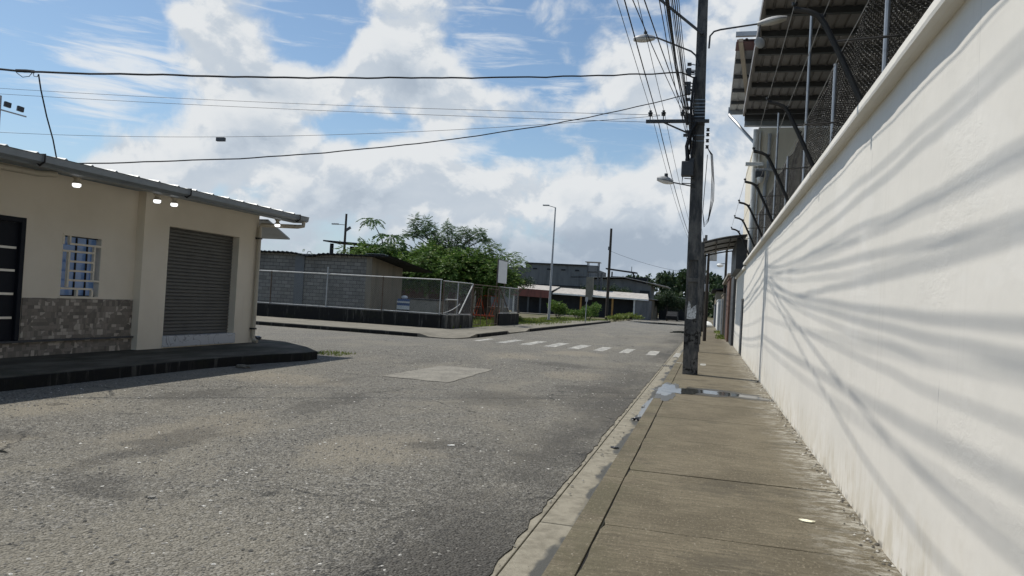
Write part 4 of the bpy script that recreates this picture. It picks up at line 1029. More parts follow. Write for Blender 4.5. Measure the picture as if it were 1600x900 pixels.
def fence_run(name_lab, p0, p1, posts, zb, zt, tall=(), brace=()):
    t = thing('chain_link_fence', (p0[0], p0[1], zb), name_lab, 'fence', 'fences round the lot')
    P0, P1 = Vector((*p0, 0)), Vector((*p1, 0)); L = (P1-P0).length; d = (P1-P0)/L
    MB().tube([P0 + Vector((0, 0, zt)), P1 + Vector((0, 0, zt))], .026, 8).build('top_rail', 'rail', t, True)
    MB().tube([P0 + Vector((0, 0, zb+.03)), P1 + Vector((0, 0, zb+.03))], .02, 8).build('bottom_rail', 'rail', t, True)
    for i, s_ in enumerate(posts):
        q = P0 + d*s_; MB().tube([q + Vector((0, 0, zb-.2)), q + Vector((0, 0, zt + (.35 if i in tall else .02)))], .03, 8).build('post', 'galv' if i % 2 else 'rust', t, True)
    b = MB(); diamond_mesh(b, P0 + Vector((0, 0, zb+.04)), d, (0, 0, 1), L, zt-zb-.06, .11, .0022); b.build('mesh', 'wire_mesh', t)
    return t
f1 = fence_run('long chain link fence with pale rails along the cross street', (-38.5, 33.65), (-12.45, 33.65), [1.3, 4, 6.7, 9.4, 12.1, 14.2, 16.7, 19.9, 22.95, 26.0], .82, 2.50, tall=(7,))
f2 = fence_run('short chain link fence between the lot corner and the gate', (-12.4, 33.7), (-12.03, 37.2), [0.05, 1.7, 3.45], .80, 2.45)
MB().tube([(-12.17, 35.6, .85), (-12.0, 37.1, 2.40)], .035, 8).build('brace', 'rail', f2, True)
MB().tube([(-12.35, 34.0, 1.55), (-12.2, 35.3, 1.56)], .03, 8).build('arm_bar', 'rail', f2, True)
f3 = fence_run('chain link fence beyond the gate in front of the blank sign', (-12.0, 42.3), (-11.95, 46.7), [.05, 2.2, 4.35], .86, 2.46)
MB().tube([(-12.0, 42.4, 2.35), (-11.97, 44.6, .9)], .03, 8).build('brace', 'rust', f3, True)
tag(MB().tube(catenary((-12.5, 33.52, .87), (-12.15, 35.6, 1.35), .12, 10), .02, 6).build('hose', 'rail', None, True), 'pale hose looped over the low wall by the lot corner', 'hose')
Gt = thing('lot_gate', (-12, 39.7, .15), 'rusty barred gate standing ajar between the two low walls', 'gate')
for y in (37.3, 42.2): MB().tube([(-12.02, y, .1), (-12.02, y, 2.46)], .04, 8).build('gate_post', 'rust', Gt, True)
MB().tube([(-12.02, 37.3, 2.42), (-12.02, 42.2, 2.44)], .025, 8).build('top_rail', 'rust', Gt, True)
for (ya, yb, ox) in ((37.4, 38.9, -.02), (40.0, 42.1, .01)):
    b = MB()
    for y in (ya, yb): b.tube([(-12.02+ox, y, .25), (-12.02+ox, y, 2.30)], .024, 6)
    for z in (.27, 1.25, 2.28): b.tube([(-12.02+ox, ya, z), (-12.02+ox, yb, z)], .02, 6)
    k = ya+.28
    while k < yb: b.tube([(-12.02+ox, k, .27), (-12.02+ox, k, 2.28)], .011, 5); k += .30
    b.build('gate_leaf', 'rust', Gt, True)

# block shed
Sh = thing('block_shed', (-22, 40, .1), 'grey concrete block shed with a sagging corrugated roof inside the lot', 'shed')
b = MB(); zt0, zt1 = 3.72, 3.30
b.add([(-40, 38.6, 0), (-18.6, 38.6, 0), (-18.6, 43, 0), (-40, 43, 0), (-40, 38.6, zt0), (-18.6, 38.6, zt0), (-18.6, 43, zt1), (-40, 43, zt1)], [(0,1,5,4),(1,2,6,5),(2,3,7,6),(3,0,4,7),(4,5,6,7)])
b.build('wall', 'block', Sh)
MB().box(-23.46, -22.86, 38.54, 38.7, 0, 3.70).build('column', 'grey_wall', Sh)
MB().add([(-18.9, 38.56, 0), (-18.56, 38.56, 0), (-18.56, 40.0, 0), (-18.9, 40.0, 0), (-18.9, 38.56, 3.70), (-18.56, 38.56, 3.70), (-18.56, 40.0, 3.57), (-18.9, 40.0, 3.57)], [(0,1,5,4),(1,2,6,5),(2,3,7,6),(4,5,6,7)]).build('column', 'tan_wall', Sh)
MB().add([(-18.59, 40.02, 0), (-18.57, 40.02, 0), (-18.57, 42.98, 0), (-18.59, 42.98, 0), (-18.59, 40.02, 3.56), (-18.57, 40.02, 3.56), (-18.57, 42.98, 3.27), (-18.59, 42.98, 3.27)], [(0,1,5,4),(1,2,6,5),(2,3,7,6),(4,5,6,7),(3,0,4,7)]).build('end_render', 'tan_wall', Sh)
b = MB(); vs = []; fs = []; n = 240
for i in range(n+1):
    x = -41 + 23.6*i/n; sag = -.16*math.exp(-((x+22.6)/.7)**2) + .03*nz(x, 2, .8); c_ = .03*math.sin(i*2.1)
    vs += [(x, 38.25, 3.80+sag+c_), (x, 45.1, 3.22+sag*.3+c_), (x, 38.25, 3.74+sag+c_), (x, 45.1, 3.16+sag*.3+c_)]
for i in range(n):
    k = i*4; fs += [(k, k+4, k+5, k+1), (k+2, k+3, k+7, k+6), (k, k+2, k+6, k+4), (k+1, k+5, k+7, k+3)]
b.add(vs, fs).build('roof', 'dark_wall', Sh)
MB().add([(-18.9, 38.3, 3.86), (-17.75, 38.3, 3.87), (-17.7, 39.3, 3.78), (-18.9, 39.3, 3.77), (-18.9, 38.3, 3.88), (-17.75, 38.3, 3.89), (-17.7, 39.3, 3.80), (-18.9, 39.3, 3.79)], [(0,3,2,1),(4,5,6,7),(0,1,5,4),(1,2,6,5),(2,3,7,6),(3,0,4,7)]).build('loose_sheet', 'roof_metal', Sh)
# lot yard things
Tk = thing('concrete_tank', (-14.5, 36.9, .1), 'grey concrete water tank with a dark lid behind the chain link fence', 'tank')
MB().box(-15.28, -13.74, 36.5, 37.7, .0, 1.44).build('body', 'patch', Tk, bevel=.03); MB().box(-15.34, -13.70, 36.45, 37.75, 1.442, 1.52).build('lid', 'dark_wall', Tk, bevel=.015)
Ct = thing('painted_counter', (-17.1, 40.3, .1), 'blue and white banded counter beside the block shed', 'counter')
MB().box(-17.5, -16.0, 40.0, 40.6, .0, .80).build('base', 'dark_wall', Ct); MB().box(-17.52, -15.98, 39.96, 40.62, .80, 1.03).build('white_band', 'white', Ct, bevel=.01)
MB().box(-17.5, -16.0, 39.98, 40.6, 1.032, 1.18).build('dark_band', 'blue', Ct); MB().box(-17.53, -15.97, 39.95, 40.63, 1.182, 1.28).build('white_top', 'white', Ct, bevel=.01)
MB().box(-17.5, -16.0, 39.99, 40.6, 1.282, 1.42).build('blue_top', 'blue', Ct, bevel=.01)
tag(MB().lathe([(0, 0), (.14, .01), (.2, .08), (.16, .16), (.06, .2), (0, .2)], (-17.2, 40.3, 1.42), 12).build('bundle', 'white', None, True), 'white bundle lying on the blue and white counter', 'bundle')
Sw = thing('swing_frame', (-15.6, 52, .1), 'orange steel playground frame standing in the lot behind the gate', 'playground frame')
for x in (-16.2, -15.0):
    b = MB(); b.tube([(x-.42, 51.4, .1), (x, 52, 1.95), (x+.35, 52.6, .1)], .045, 6); b.tube([(x-.30, 51.6, .5), (x+.25, 52.4, .5)], .035, 6); b.tube([(x-.2, 51.4, .1), (x+.12, 52, 1.9)], .03, 6); b.build('side_frame', 'orange', Sw, True)
MB().tube([(-16.3, 52, 1.93), (-14.9, 52, 1.93)], .045, 6).build('cross_bar', 'orange', Sw, True)
MB().box(-16.9, -14.5, 51.3, 52.5, .42, .52).build('platform', 'orange', Sw, bevel=.02)
b = MB()
for x in (-16.6, -15.7, -14.8): b.tube([(x, 51.5, .5), (x, 51.5, .95)], .03, 6)
b.tube([(-16.6, 51.5, .95), (-14.8, 51.5, .95)], .03, 6); b.build('guard_rail', 'rust', Sw, True)
Sg = thing('blank_sign', (-12.15, 43.2, .1), 'blank white sign board on two posts behind the fence', 'sign')
for y in (42.3, 44.05): MB().tube([(-12.2, y, 0), (-12.2, y, 4.1)], .035, 8).build('post', 'rust', Sg, True)
MB().box(-12.16, -12.12, 42.2, 44.15, 2.70, 4.05).build('board', 'sign_white', Sg); 
b = MB(); b.box(-12.165, -12.115, 42.16, 44.19, 4.052, 4.10); b.box(-12.165, -12.115, 42.14, 42.197, 2.66, 4.05); b.build('frame', 'dark_steel', Sg)
# low back wall of the yard seen through the fence
Yw = thing('yard_wall', (-18, 60, 0), 'long low pale wall across the back of the lot', 'wall'); MB().box(-34, -16.2, 60, 60.2, 0, 1.05).build('wall', 'pale', Yw); MB().box(-34, -16.2, 59.95, 60.25, 1.052, 1.12).build('cap', 'white', Yw)
Hb = thing('yard_shelter', (-21, 57, 0), 'dark open shelter under the trees at the back of the lot', 'shelter')
MB().box(-26, -15.5, 56, 58.9, 2.6, 2.7).build('roof', 'dark_wall', Hb); MB().box(-26, -17.5, 58.7, 58.85, 0, 2.6).build('wall', 'red_brick', Hb)
for x in (-22, -19.5, -18, -15.7): MB().box(x-.08, x+.08, 56.1, 56.26, 0, 2.6).build('post', 'tan_wall' if x != -18 else 'white', Hb)

# ------------------------------------------------------------------ plants
class Leafy(MB):
    def __init__(s): super().__init__(); s.leafy = True
    def leaf(s, p, d, L, w, rnd):
        d = d.normalized(); a = Vector((rnd.uniform(-1, 1), rnd.uniform(-1, 1), rnd.uniform(-.3, 1))); t = d.cross(a)
        if t.length < 1e-3: t = Vector((1, 0, 0))
        t.normalize(); q = p + d*L*.5
        s.add([p, q + t*w*.5, p + d*L, q - t*w*.5], [(0, 1, 2, 3)])
    def frond(s, p, d, L, rnd, pairs=6, lw=.30, droop=.5):
        """feather leaf: leaflets in pairs along a drooping stalk"""
        d = d.normalized(); pos = p.copy(); step = L/pairs
        sd_ = d.cross(Vector((0, 0, 1)))
        if sd_.length < .1: sd_ = Vector((1, 0, 0))
        sd_.normalize()
        for i in range(pairs):
            d = (d + Vector((0, 0, -droop*.22))).normalized(); pos = pos + d*step
            l = L*lw*(1 - .45*abs(i/pairs-.4))
            for sg in (1, -1): s.leaf(pos, (sd_*sg + d*.5 + Vector((0, 0, -.25))), l, l*.46, rnd)
        s.leaf(pos, d, L*lw, L*lw*.36, rnd)
def rdir(rnd, zmin=-.3):
    while True:
        v = Vector((rnd.uniform(-1, 1), rnd.uniform(-1, 1), rnd.uniform(zmin, 1)))
        if .1 < v.length < 1: return v.normalized()
def limb(b, a, c, r0, r1, rnd, k=5):
    a, c = Vector(a), Vector(c); pts = []; L = (c-a).length
    for i in range(k+1):
        t = i/k; p = a.lerp(c, t); w = L*.05*math.sin(t*math.pi)
        pts.append(p + Vector((rnd.uniform(-w, w), rnd.uniform(-w, w), L*.06*math.sin(t*math.pi))))
    b.tube(pts, [r0+(r1-r0)*i/k for i in range(k+1)], 6)
def tree(base, h_trunk, clumps, label, leafm, bark='bark', r=.16, frond=.75, dens=1., seed=1, name='tree', group=None, kind='frond', cat='tree'):
    rnd = random.Random(seed); t = thing(name, base, label, cat, group)
    base = Vector(base); top = base + Vector((rnd.uniform(-.2, .2), rnd.uniform(-.2, .2), h_trunk))
    b = MB(); limb(b, base, top, r, r*.65, rnd, 5)
    lf = Leafy()
    for (cx, cy, cz, rx, rz, n) in clumps:
        c = Vector((cx, cy, cz)); limb(b, top - Vector((0, 0, .15)), c + Vector((0, 0, -rz*.35)), r*.55, r*.12, rnd, 5)
        for k in range(4):
            e = c + Vector((rnd.uniform(-rx, rx)*.7, rnd.uniform(-rx, rx)*.7, rnd.uniform(-rz, rz)*.5)); limb(b, c + Vector((0, 0, -rz*.3)), e, r*.14, r*.05, rnd, 3)
        for k in range(int(n*dens)):
            v = rdir(rnd, -.9); q = rnd.random()**.42
            lump = .75 + .5*abs(mnoise.noise(Vector((v.x*1.7+cx, v.y*1.7+cy, v.z*1.7+seed))))
            p = c + Vector((v.x*rx, v.y*rx, v.z*rz))*q*lump
            dr = (Vector((v.x, v.y, v.z*.4+.15)) + Vector((rnd.uniform(-.5, .5), rnd.uniform(-.5, .5), rnd.uniform(-.3, .3))))
            if kind == 'frond': lf.frond(p, dr, frond*rnd.uniform(.6, 1.2), rnd)
            else:
                for _ in range(5): lf.leaf(p + rdir(rnd, -1)*frond*.5, rdir(rnd, -.6), frond*rnd.uniform(.3, .6), frond*rnd.uniform(.12, .28), rnd)
    b.build('trunk', bark, t, True); lf.build('crown', leafm, t)
    return t
# dense low feathery canopy across the back of the yard
tree((-22.6, 52.5, 0), 2.3, [(-23.6, 52, 3.7, 1.9, 1.1, 420), (-22.0, 51.2, 3.4, 1.7, 1.0, 400), (-21.2, 53, 4.2, 1.7, .9, 360), (-25.6, 53, 4.4, 1.7, .8, 280)], 'broad dark feathery tree growing right beside the block shed roof', 'leaf_green', frond=.8, dens=2.3, seed=3)
tree((-18.9, 51.5, 0), 2.2, [(-19.6, 50.6, 3.6, 1.8, 1.2, 460), (-18.0, 51, 3.4, 1.7, 1.2, 430), (-17.0, 52, 4.2, 1.4, .9, 300), (-20.0, 52, 4.6, 1.4, .8, 260)], 'broad dark feathery tree in the middle of the lot above the fence', 'leaf_green', frond=.8, dens=2.3, seed=5)
tree((-15.6, 52.5, 0), 2.0, [(-15.6, 51.6, 3.3, 1.3, 1.1, 300), (-14.6, 52, 3.2, 1.0, 1.1, 220), (-16.0, 52.5, 4.1, 1.0, .6, 140)], 'smaller feathery tree just left of the blank sign', 'leaf_green', frond=.7, dens=2.3, seed=8)
# taller open tree sticking out above
tree((-19.2, 53, 0), 4.6, [(-22.1, 53, 7.15, .34, .62, 70), (-21.3, 53.2, 7.25, .32, .5, 60), (-22.3, 52.8, 6.35, .5, .26, 60), (-21.5, 52.7, 6.5, .5, .34, 80), (-20.7, 53, 6.7, .42, .5, 80), (-20.1, 52.8, 6.0, .5, .45, 80), (-19.5, 53.2, 6.95, .36, .4, 60), (-19.0, 53, 6.2, .5, .4, 80), (-18.1, 53, 6.55, .42, .5, 80), (-17.6, 53.1, 6.1, .35, .3, 50), (-16.9, 53, 6.65, .40, .26, 55), (-16.5, 53.1, 6.2, .42, .20, 45), (-19.4, 53, 5.5, .7, .45, 110), (-18.3, 52.8, 5.5, .6, .4, 90), (-20.4, 53.2, 5.3, .4, .4, 50)],
     'tall open crowned tree with feathery branches standing out against the sky', 'leaf_blue', 'pale_bark', .17, .42, 1.5, 11)
tree((-15.4, 54, 0), 3.6, [(-16.4, 54, 5.6, .7, .7, 60), (-15.6, 54, 5.0, .7, .8, 70), (-14.6, 54.2, 4.9, .55, .6, 45), (-13.8, 54, 4.4, .5, .6, 40)], 'light green slender tree rising behind the blank sign', 'leaf_light', 'pale_bark', .1, .42, 1.9, 17)
# umbrella-leaved sapling
def umbrella(base, pts, label, seed):
    rnd = random.Random(seed); t = thing('umbrella_tree', base, label, 'tree'); b = MB(); lf = Leafy(); base = Vector(base)
    for (top, L, n) in pts:
        top = Vector(top); limb(b, base, top, .07, .02, rnd, 6)
        for k in range(n):
            a = 2*math.pi*k/n + rnd.uniform(-.2, .2); e = rnd.uniform(-.1, .7); d = Vector((math.cos(a), math.sin(a), e)).normalized()
            st = top + d*L*.3; b.tube([top, st], .008, 4, False)
            lf.frond(st, d, L*rnd.uniform(.7, 1.0), rnd, 6, .34, .9)
    b.build('trunk', 'bark', t, True); lf.build('crown', 'leaf_blue', t)
umbrella((-23.4, 52, 0), [((-23.6, 52, 5.9), 1.15, 16), ((-23.2, 51.7, 5.3), 1.1, 16), ((-23.9, 52.2, 4.9), 1.0, 14), ((-22.7, 52, 5.0), .9, 12)], 'dark sapling with drooping umbrella leaves over the block shed', 4)
umbrella((-23.8, 52.6, 4.0), [((-25.2, 52, 7.15), .95, 13)], 'single tuft of leaves at the end of a bare stalk, left of the tall tree', 6)
# bushes beside the street light and pole
def bush(name, base, rx, rz, n, label, leafm, size, seed, kind='leaf', group=None):
    rnd = random.Random(seed); t = thing(name, base, label, 'bush', group); b = MB(); lf = Leafy(); base = Vector(base)
    for k in range(7):
        e = base + Vector((rnd.uniform(-rx, rx)*.7, rnd.uniform(-rx, rx)*.5, rz*rnd.uniform(.8, 1.6))); limb(b, base + Vector((rnd.uniform(-.1, .1), 0, -.05)), e, .03, .01, rnd, 4)
        for q in range(n//7):
            v = rdir(rnd, -.7); p = e + Vector((v.x*rx*.5, v.y*rx*.5, v.z*rz*.5))*rnd.random()**.4
            if p.z < base.z + .03: p.z = base.z + .05 + rnd.random()*.2
            lf.leaf(p, rdir(rnd, -.5), size*rnd.uniform(.6, 1.3), size*rnd.uniform(.25, .5), rnd)
    b.build('stem', 'bark', t, True); lf.build('foliage', leafm, t); return t
bg = 'bushes on the grass by the street'
bush('bush', (-14.3, 72, 0), 1.15, .95, 1500, 'rounded light green bush with big leaves just right of the street light', 'leaf_light', .22, 21, group=bg)
bush('bush', (-12.7, 74, 0), 1.0, .62, 1000, 'low spreading bush between the two taller bushes', 'leaf_light', .20, 22, group=bg)
bush('bush', (-11.3, 72.5, 0), 1.05, 1.0, 1600, 'rounded mid green bush right beside the thin sign post', 'leaf_green', .20, 23, group=bg)
bush('bush', (-10.1, 84, 0), 1.3, .35, 900, 'low yellow green clump of weeds around the wooden pole', 'grass_blade', .26, 24, group=bg)
bush('bush', (-9.3, 92, 0), 1.5, .45, 900, 'low weeds at the road edge right of the wooden pole', 'grass_blade', .28, 25, group=bg)
bush('sapling', (-12.9, 51.5, .0), .22, .4, 160, 'small sapling beside a stake in the grass past the fence', 'leaf_light', .14, 26)
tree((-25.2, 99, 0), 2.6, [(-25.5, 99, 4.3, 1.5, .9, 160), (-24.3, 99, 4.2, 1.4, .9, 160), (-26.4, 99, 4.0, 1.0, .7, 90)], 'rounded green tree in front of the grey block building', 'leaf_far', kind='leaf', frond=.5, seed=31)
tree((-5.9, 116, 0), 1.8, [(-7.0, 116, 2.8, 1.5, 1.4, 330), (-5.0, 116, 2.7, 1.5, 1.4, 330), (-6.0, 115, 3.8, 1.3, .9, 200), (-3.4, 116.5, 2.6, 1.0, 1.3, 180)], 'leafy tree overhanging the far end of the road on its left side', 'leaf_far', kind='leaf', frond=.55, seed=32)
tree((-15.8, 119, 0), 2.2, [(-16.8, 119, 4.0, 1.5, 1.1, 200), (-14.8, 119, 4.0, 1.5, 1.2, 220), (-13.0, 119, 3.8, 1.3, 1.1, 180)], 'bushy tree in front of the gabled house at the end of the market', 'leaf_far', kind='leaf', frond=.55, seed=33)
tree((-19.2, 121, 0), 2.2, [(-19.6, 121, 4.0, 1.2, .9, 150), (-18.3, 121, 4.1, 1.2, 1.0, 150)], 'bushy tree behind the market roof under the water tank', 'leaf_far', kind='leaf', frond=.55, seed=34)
# grass: yard and verge, one mass
def grass(n, area, hmin, hmax, seed, name, label):
    rnd = random.Random(seed); lf = Leafy()
    for k in range(n):
        x = rnd.uniform(area[0], area[1]); y = rnd.uniform(area[2], area[3])
        if nz(x, y, .35) + rnd.random()*.5 < .12: continue
        h = rnd.uniform(hmin, hmax); a = rnd.uniform(0, 6.28); p = Vector((x, y, -.02)); d = Vector((math.cos(a)*.5, math.sin(a)*.5, 1))
        lf.leaf(p, d, h, h*.22, rnd)
    return struct(lf.build(name, 'grass_blade'), 'stuff', label)
grass(14000, (-18, -12.1, 34.4, 60), .12, .42, 2, 'yard_grass', 'bright grass and weeds inside the fenced lot')
grass(14000, (-16, -10.6, 47, 82), .10, .34, 3, 'verge_grass', 'grass and weeds on the open verge by the street light')
grass(420, (-10.0, -9.1, 17.3, 18.4), .03, .12, 4, 'kerb_grass', 'short grass growing at the rounded kerb corner')
grass(1300, (.6, 1.2, 44, 62), .10, .40, 5, 'sidewalk_weeds', 'weeds growing along the foot of the far gates')
grass(60, (-1.0, -.72, 3.8, 4.6), .02, .06, 6, 'gutter_weeds', 'tiny weeds in the gutter joint')
# leaf and litter
def litter(name, x, y, z, s, m, label, cat='litter', th=.004, seed=1, rot=.3):
    poly = blob_poly(x, y, s, s*.55, 12, .35, seed, rot); zz = [z + th + .012*abs(nz(i, seed, .9)) for i in range(12)]
    return tag(MB().prism(poly, z+.0005, zz).build(name, m), label, cat)
litter('paper_scrap', .81, 6.06, .151, .055, 'paper', 'small yellowish paper scrap on the sidewalk', seed=3, rot=-.2)
litter('paper_scrap', .30, 4.45, .151, .022, 'paper', 'tiny pale paper scrap at the bottom edge of the sidewalk', seed=5)
litter('paper_scrap', -2.75, 8.05, .002, .04, 'white', 'white scrap on the asphalt near the gutter', seed=6)
def crumple(name, x, y, z, s_, m, label, seed):
    import bmesh
    rnd = random.Random(seed); bm = bmesh.new(); bmesh.ops.create_icosphere(bm, subdivisions=3, radius=1)
    for v in bm.verts:
        n_ = mnoise.noise(v.co*1.9 + Vector((seed, 0, 0)))*.5 + mnoise.noise(v.co*4.5 + Vector((0, seed, 0)))*.35
        q = v.co*(1+n_); v.co = Vector((x + q.x*s_*1.3, y + q.y*s_*.9, z + max(0, (q.z+.55))*s_*.42))
    b = MB(); b.v = [tuple(v.co) for v in bm.verts]; b.f = [tuple(v.index for v in f.verts) for f in bm.faces]; bm.free()
    return tag(b.build(name, m), label, 'litter')
crumple('rag', -.93, 11.4, -.012, .075, 'plastic', 'crumpled black rag in the gutter', 8)
crumple('rag', -1.0, 9.0, -.012, .035, 'plastic', 'small black scrap in the gutter nearer the camera', 9)
crumple('rubbish', -9.15, 13.3, 0, .11, 'pale', 'pale crumpled rubbish below the mossy kerb', 10)
crumple('rubbish_bag', -12.2, 18.2, .2, .15, 'plastic', 'black plastic bag behind the foot of the cream downpipe', 14)
crumple('clod', -4.1, 4.9, 0, .028, 'stone', 'small dark clod lying on the asphalt at the left', 12)
tag(MB().lathe([(0, 0), (.5, .02), (.62, .2), (.45, .45), (.2, .56), (0, .58)], (-.05, 76, .15), 14).build('white_sack', 'white', None, True), 'white sack lying on the far sidewalk', 'sack')
g_ = MB()
for k in range(9): g_.box(-1.30+.055*k, -1.27+.055*k, 22.6, 23.1, -.011, -.004)
tag(g_.build('drain_grate', 'black'), 'dark drain grate in the gutter beside the pole', 'grate')

# ------------------------------------------------------------------ verge furniture
Ls = thing('street_light', (-13, 61.5, 0), 'tall slender street light with a thin arm on the verge', 'street light')
MB().tube([(-13, 61.5, .1), (-12.95, 61.5, 9.8)], [.11, .055], 10).build('column', 'lamp_grey', Ls, True)
MB().tube([(-12.95, 61.5, 9.78), (-13.55, 61.3, 9.92)], .03, 6).build('arm', 'lamp_grey', Ls, True)
MB().box(-14.0, -13.45, 61.15, 61.4, 9.88, 9.98).build('lamp_head', 'lamp_grey', Ls, bevel=.02)
MB().box(-13.28, -12.72, 61.2, 61.8, -.03, .26).build('base', 'black', Ls, bevel=.04)
Sp = thing('sign_post', (-9.75, 60.8, .1), 'thin grey post without a plate at the verge kerb', 'post'); MB().tube([(-9.75, 60.8, .1), (-9.72, 60.8, 2.35)], .035, 8).build('post', 'lamp_grey', Sp, True)
MB().box(-9.84, -9.62, 60.76, 60.79, 1.95, 2.3).build('plate', 'lamp_grey', Sp)
Wp = thing('wooden_pole', (-11.2, 85, 0), 'dark wooden utility pole leaning slightly on the verge', 'pole')
MB().tube([(-11.2, 85, -.05), (-11.2, 85, 10.6)], [.19, .13], 10).build('shaft', 'wood_pole', Wp, True); MB().box(-11.42, -11.2, 84.8, 84.95, 8.1, 8.5).build('fuse_box', 'dark_steel', Wp); 
cable('distant_wire', catenary((-11.15, 85, 8.0), (-.4, 95, 6.3), .5, 16), .015, 'single thin wire from the wooden pole across the far road', 'far wires', 5)

# ------------------------------------------------------------------ far buildings
Mk = thing('market_building', (-18, 105, 0), 'long low market shed with pale tin roof and open dark front', 'building')
b = MB(); b.add([(-21.6, 104, 3.05), (-8.0, 104, 2.82), (-8.6, 110, 3.7), (-21.6, 110, 3.95), (-21.6, 104, 3.12), (-8.0, 104, 2.89), (-8.6, 110, 3.77), (-21.6, 110, 4.02)], [(0,3,2,1),(4,5,6,7),(0,1,5,4),(1,2,6,5),(2,3,7,6),(3,0,4,7)]); b.build('roof', 'old_zinc', Mk)
MB().obox((-21.6, 103.96, 3.02), (-8.0, 103.96, 2.79), .05, .20).build('fascia', 'white', Mk)
b = MB(); b.add([(-28, 104, 3.45), (-21.8, 104, 3.30), (-21.8, 110, 4.1), (-28, 110, 4.25), (-28, 104, 3.52), (-21.8, 104, 3.37), (-21.8, 110, 4.17), (-28, 110, 4.32)], [(0,3,2,1),(4,5,6,7),(0,1,5,4),(1,2,6,5),(2,3,7,6),(3,0,4,7)]); b.build('roof', 'old_zinc', Mk)
MB().add([(-28, 103.9, 2.45), (-21.8, 103.9, 2.30), (-21.8, 103.95, 3.42), (-28, 103.95, 3.57)], [(0,1,2,3)]).build('rusted_awning', 'rust_roof', Mk)
MB().box(-28, -8.6, 109.5, 109.7, -.05, 3.6).build('wall', 'dark_wall', Mk); MB().box(-9.8, -7.9, 104.2, 109.4, -.05, 2.75).build('wall', 'grey_wall', Mk)
MB().box(-28, -10, 105.6, 105.8, -.05, 2.9).build('wall', 'dark_wall', Mk)
for x, m_ in ((-27.4, 'rail'), (-25.2, 'dark_steel'), (-23.4, 'dark_steel'), (-21.9, 'dark_steel'), (-17.5, 'ochre'), (-13.0, 'ochre'), (-9.95, 'rail')): MB().box(x-.12, x+.12, 104.2, 104.44, -.05, 2.85).build('post', m_, Mk)
MB().box(-16.8, -15.85, 103.6, 104.6, 2.4, 5.6).build('pillar', 'pale', Mk)
struct(MB().box(-27, -17, 99, 103, -.03, .05).build('market_pavement', 'pale'))
Bk = thing('block_building', (-26, 128, 0), 'big dark grey block building with four slit windows behind the market', 'building')
b = MB(); b.add([(-31, 125, 0), (-20.2, 125, 0), (-18.0, 133, 0), (-31, 133, 0), (-31, 125, 8.35), (-20.2, 125, 8.3), (-18.0, 133, 7.6), (-31, 133, 8.35)], [(0,1,5,4),(1,2,6,5),(2,3,7,6),(3,0,4,7),(4,5,6,7)]); b.build('wall', 'grey_wall', Bk)
MB().box(-31.2, -20.1, 124.7, 125.0, 8.25, 8.45).build('parapet', 'dark_wall', Bk); MB().box(-31.05, -20.2, 124.85, 125, 4.55, 4.75).build('band', 'dark_wall', Bk)
for x in (-29.7, -27.2, -24.7, -22.3): MB().box(x, x+.75, 124.93, 125.0, 7.3, 7.55).build('window', 'dark_wall', Bk)
Bk2 = thing('side_building', (-36, 128, 0), 'dark unfinished two storey building left of the grey block building', 'building')
MB().box(-40, -31.2, 126, 133, 0, 7.6).build('wall', 'grey_wall', Bk2); MB().box(-40, -31.2, 125.8, 126, 4.3, 4.6).build('slab', 'pale', Bk2)
for x in (-35.2, -33.2): MB().box(x, x+1.1, 125.9, 126, 5.2, 6.5).build('window', 'dark_wall', Bk2)
Wt = thing('water_tank_stand', (-17, 110.5, 0), 'water tank on a post stand under a little roof', 'water tank')
MB().box(-18.1, -15.9, 109.6, 111.6, 8.05, 8.15).build('roof', 'old_zinc', Wt); MB().box(-17.7, -16.15, 110, 111.2, 6.65, 7.6).build('tank', 'grey_wall', Wt, bevel=.08)
for x, y in ((-17.75, 110), (-16.15, 110), (-17.75, 111.2), (-16.15, 111.2)): MB().box(x-.06, x+.06, y-.06, y+.06, 0, 8.05).build('post', 'dark_steel', Wt)
MB().box(-17.8, -16.1, 109.95, 111.25, 6.55, 6.65).build('platform', 'dark_steel', Wt); MB().box(-15.75, -15.45, 110.2, 110.5, 3.6, 6.6).build('post', 'dark_steel', Wt)
Hs = thing('gabled_house', (-13, 128, 0), 'grey gabled house with a wide tin roof beyond the market', 'house')
MB().add([(-22, 126, 0), (-9.4, 126, 0), (-9.4, 134, 0), (-22, 134, 0), (-22, 126, 6.0), (-14, 126, 6.4), (-9.4, 126, 5.5), (-9.4, 134, 5.5), (-14, 134, 6.4), (-22, 134, 6.0)], [(0,1,6,5,4),(1,2,7,6),(2,3,9,8,7),(3,0,4,9)]).build('wall', 'grey_wall', Hs)
MB().add([(-23, 125, 6.2), (-13.9, 125, 6.62), (-6.6, 125, 5.35), (-6.6, 135, 5.35), (-13.9, 135, 6.62), (-23, 135, 6.2), (-23, 125, 6.32), (-13.9, 125, 6.74), (-6.6, 125, 5.47), (-6.6, 135, 5.47), (-13.9, 135, 6.74), (-23, 135, 6.32)], [(0,1,4,5),(1,2,3,4),(6,11,10,7),(7,10,9,8),(0,6,7,1),(1,7,8,2),(2,8,9,3),(5,4,10,11),(4,3,9,10),(0,5,11,6)]).build('roof', 'old_zinc', Hs)
MB().box(-11.2, -9.6, 125.9, 126, 3.4, 4.6).build('window', 'dark_wall', Hs)
Tr = thing('roof_terrace', (-15.5, 138, 0), 'dark flat terrace roof on posts above the gabled house', 'building')
MB().obox((-18.4, 136, 8.5), (-12.8, 136, 7.95), 2.4, .22).build('roof', 'dark_wall', Tr); MB().box(-17.6, -11.0, 136.4, 140, 0, 7.2).build('wall', 'dark_wall', Tr)
for x in (-17.3, -13.4): MB().box(x-.12, x+.12, 135.6, 135.85, 6.2, 8.0).build('post', 'dark_wall', Tr)
MB().tube([(-13.8, 136, 8), (-13.8, 136, 9.1)], .06, 6).build('aerial', 'dark_steel', Tr)
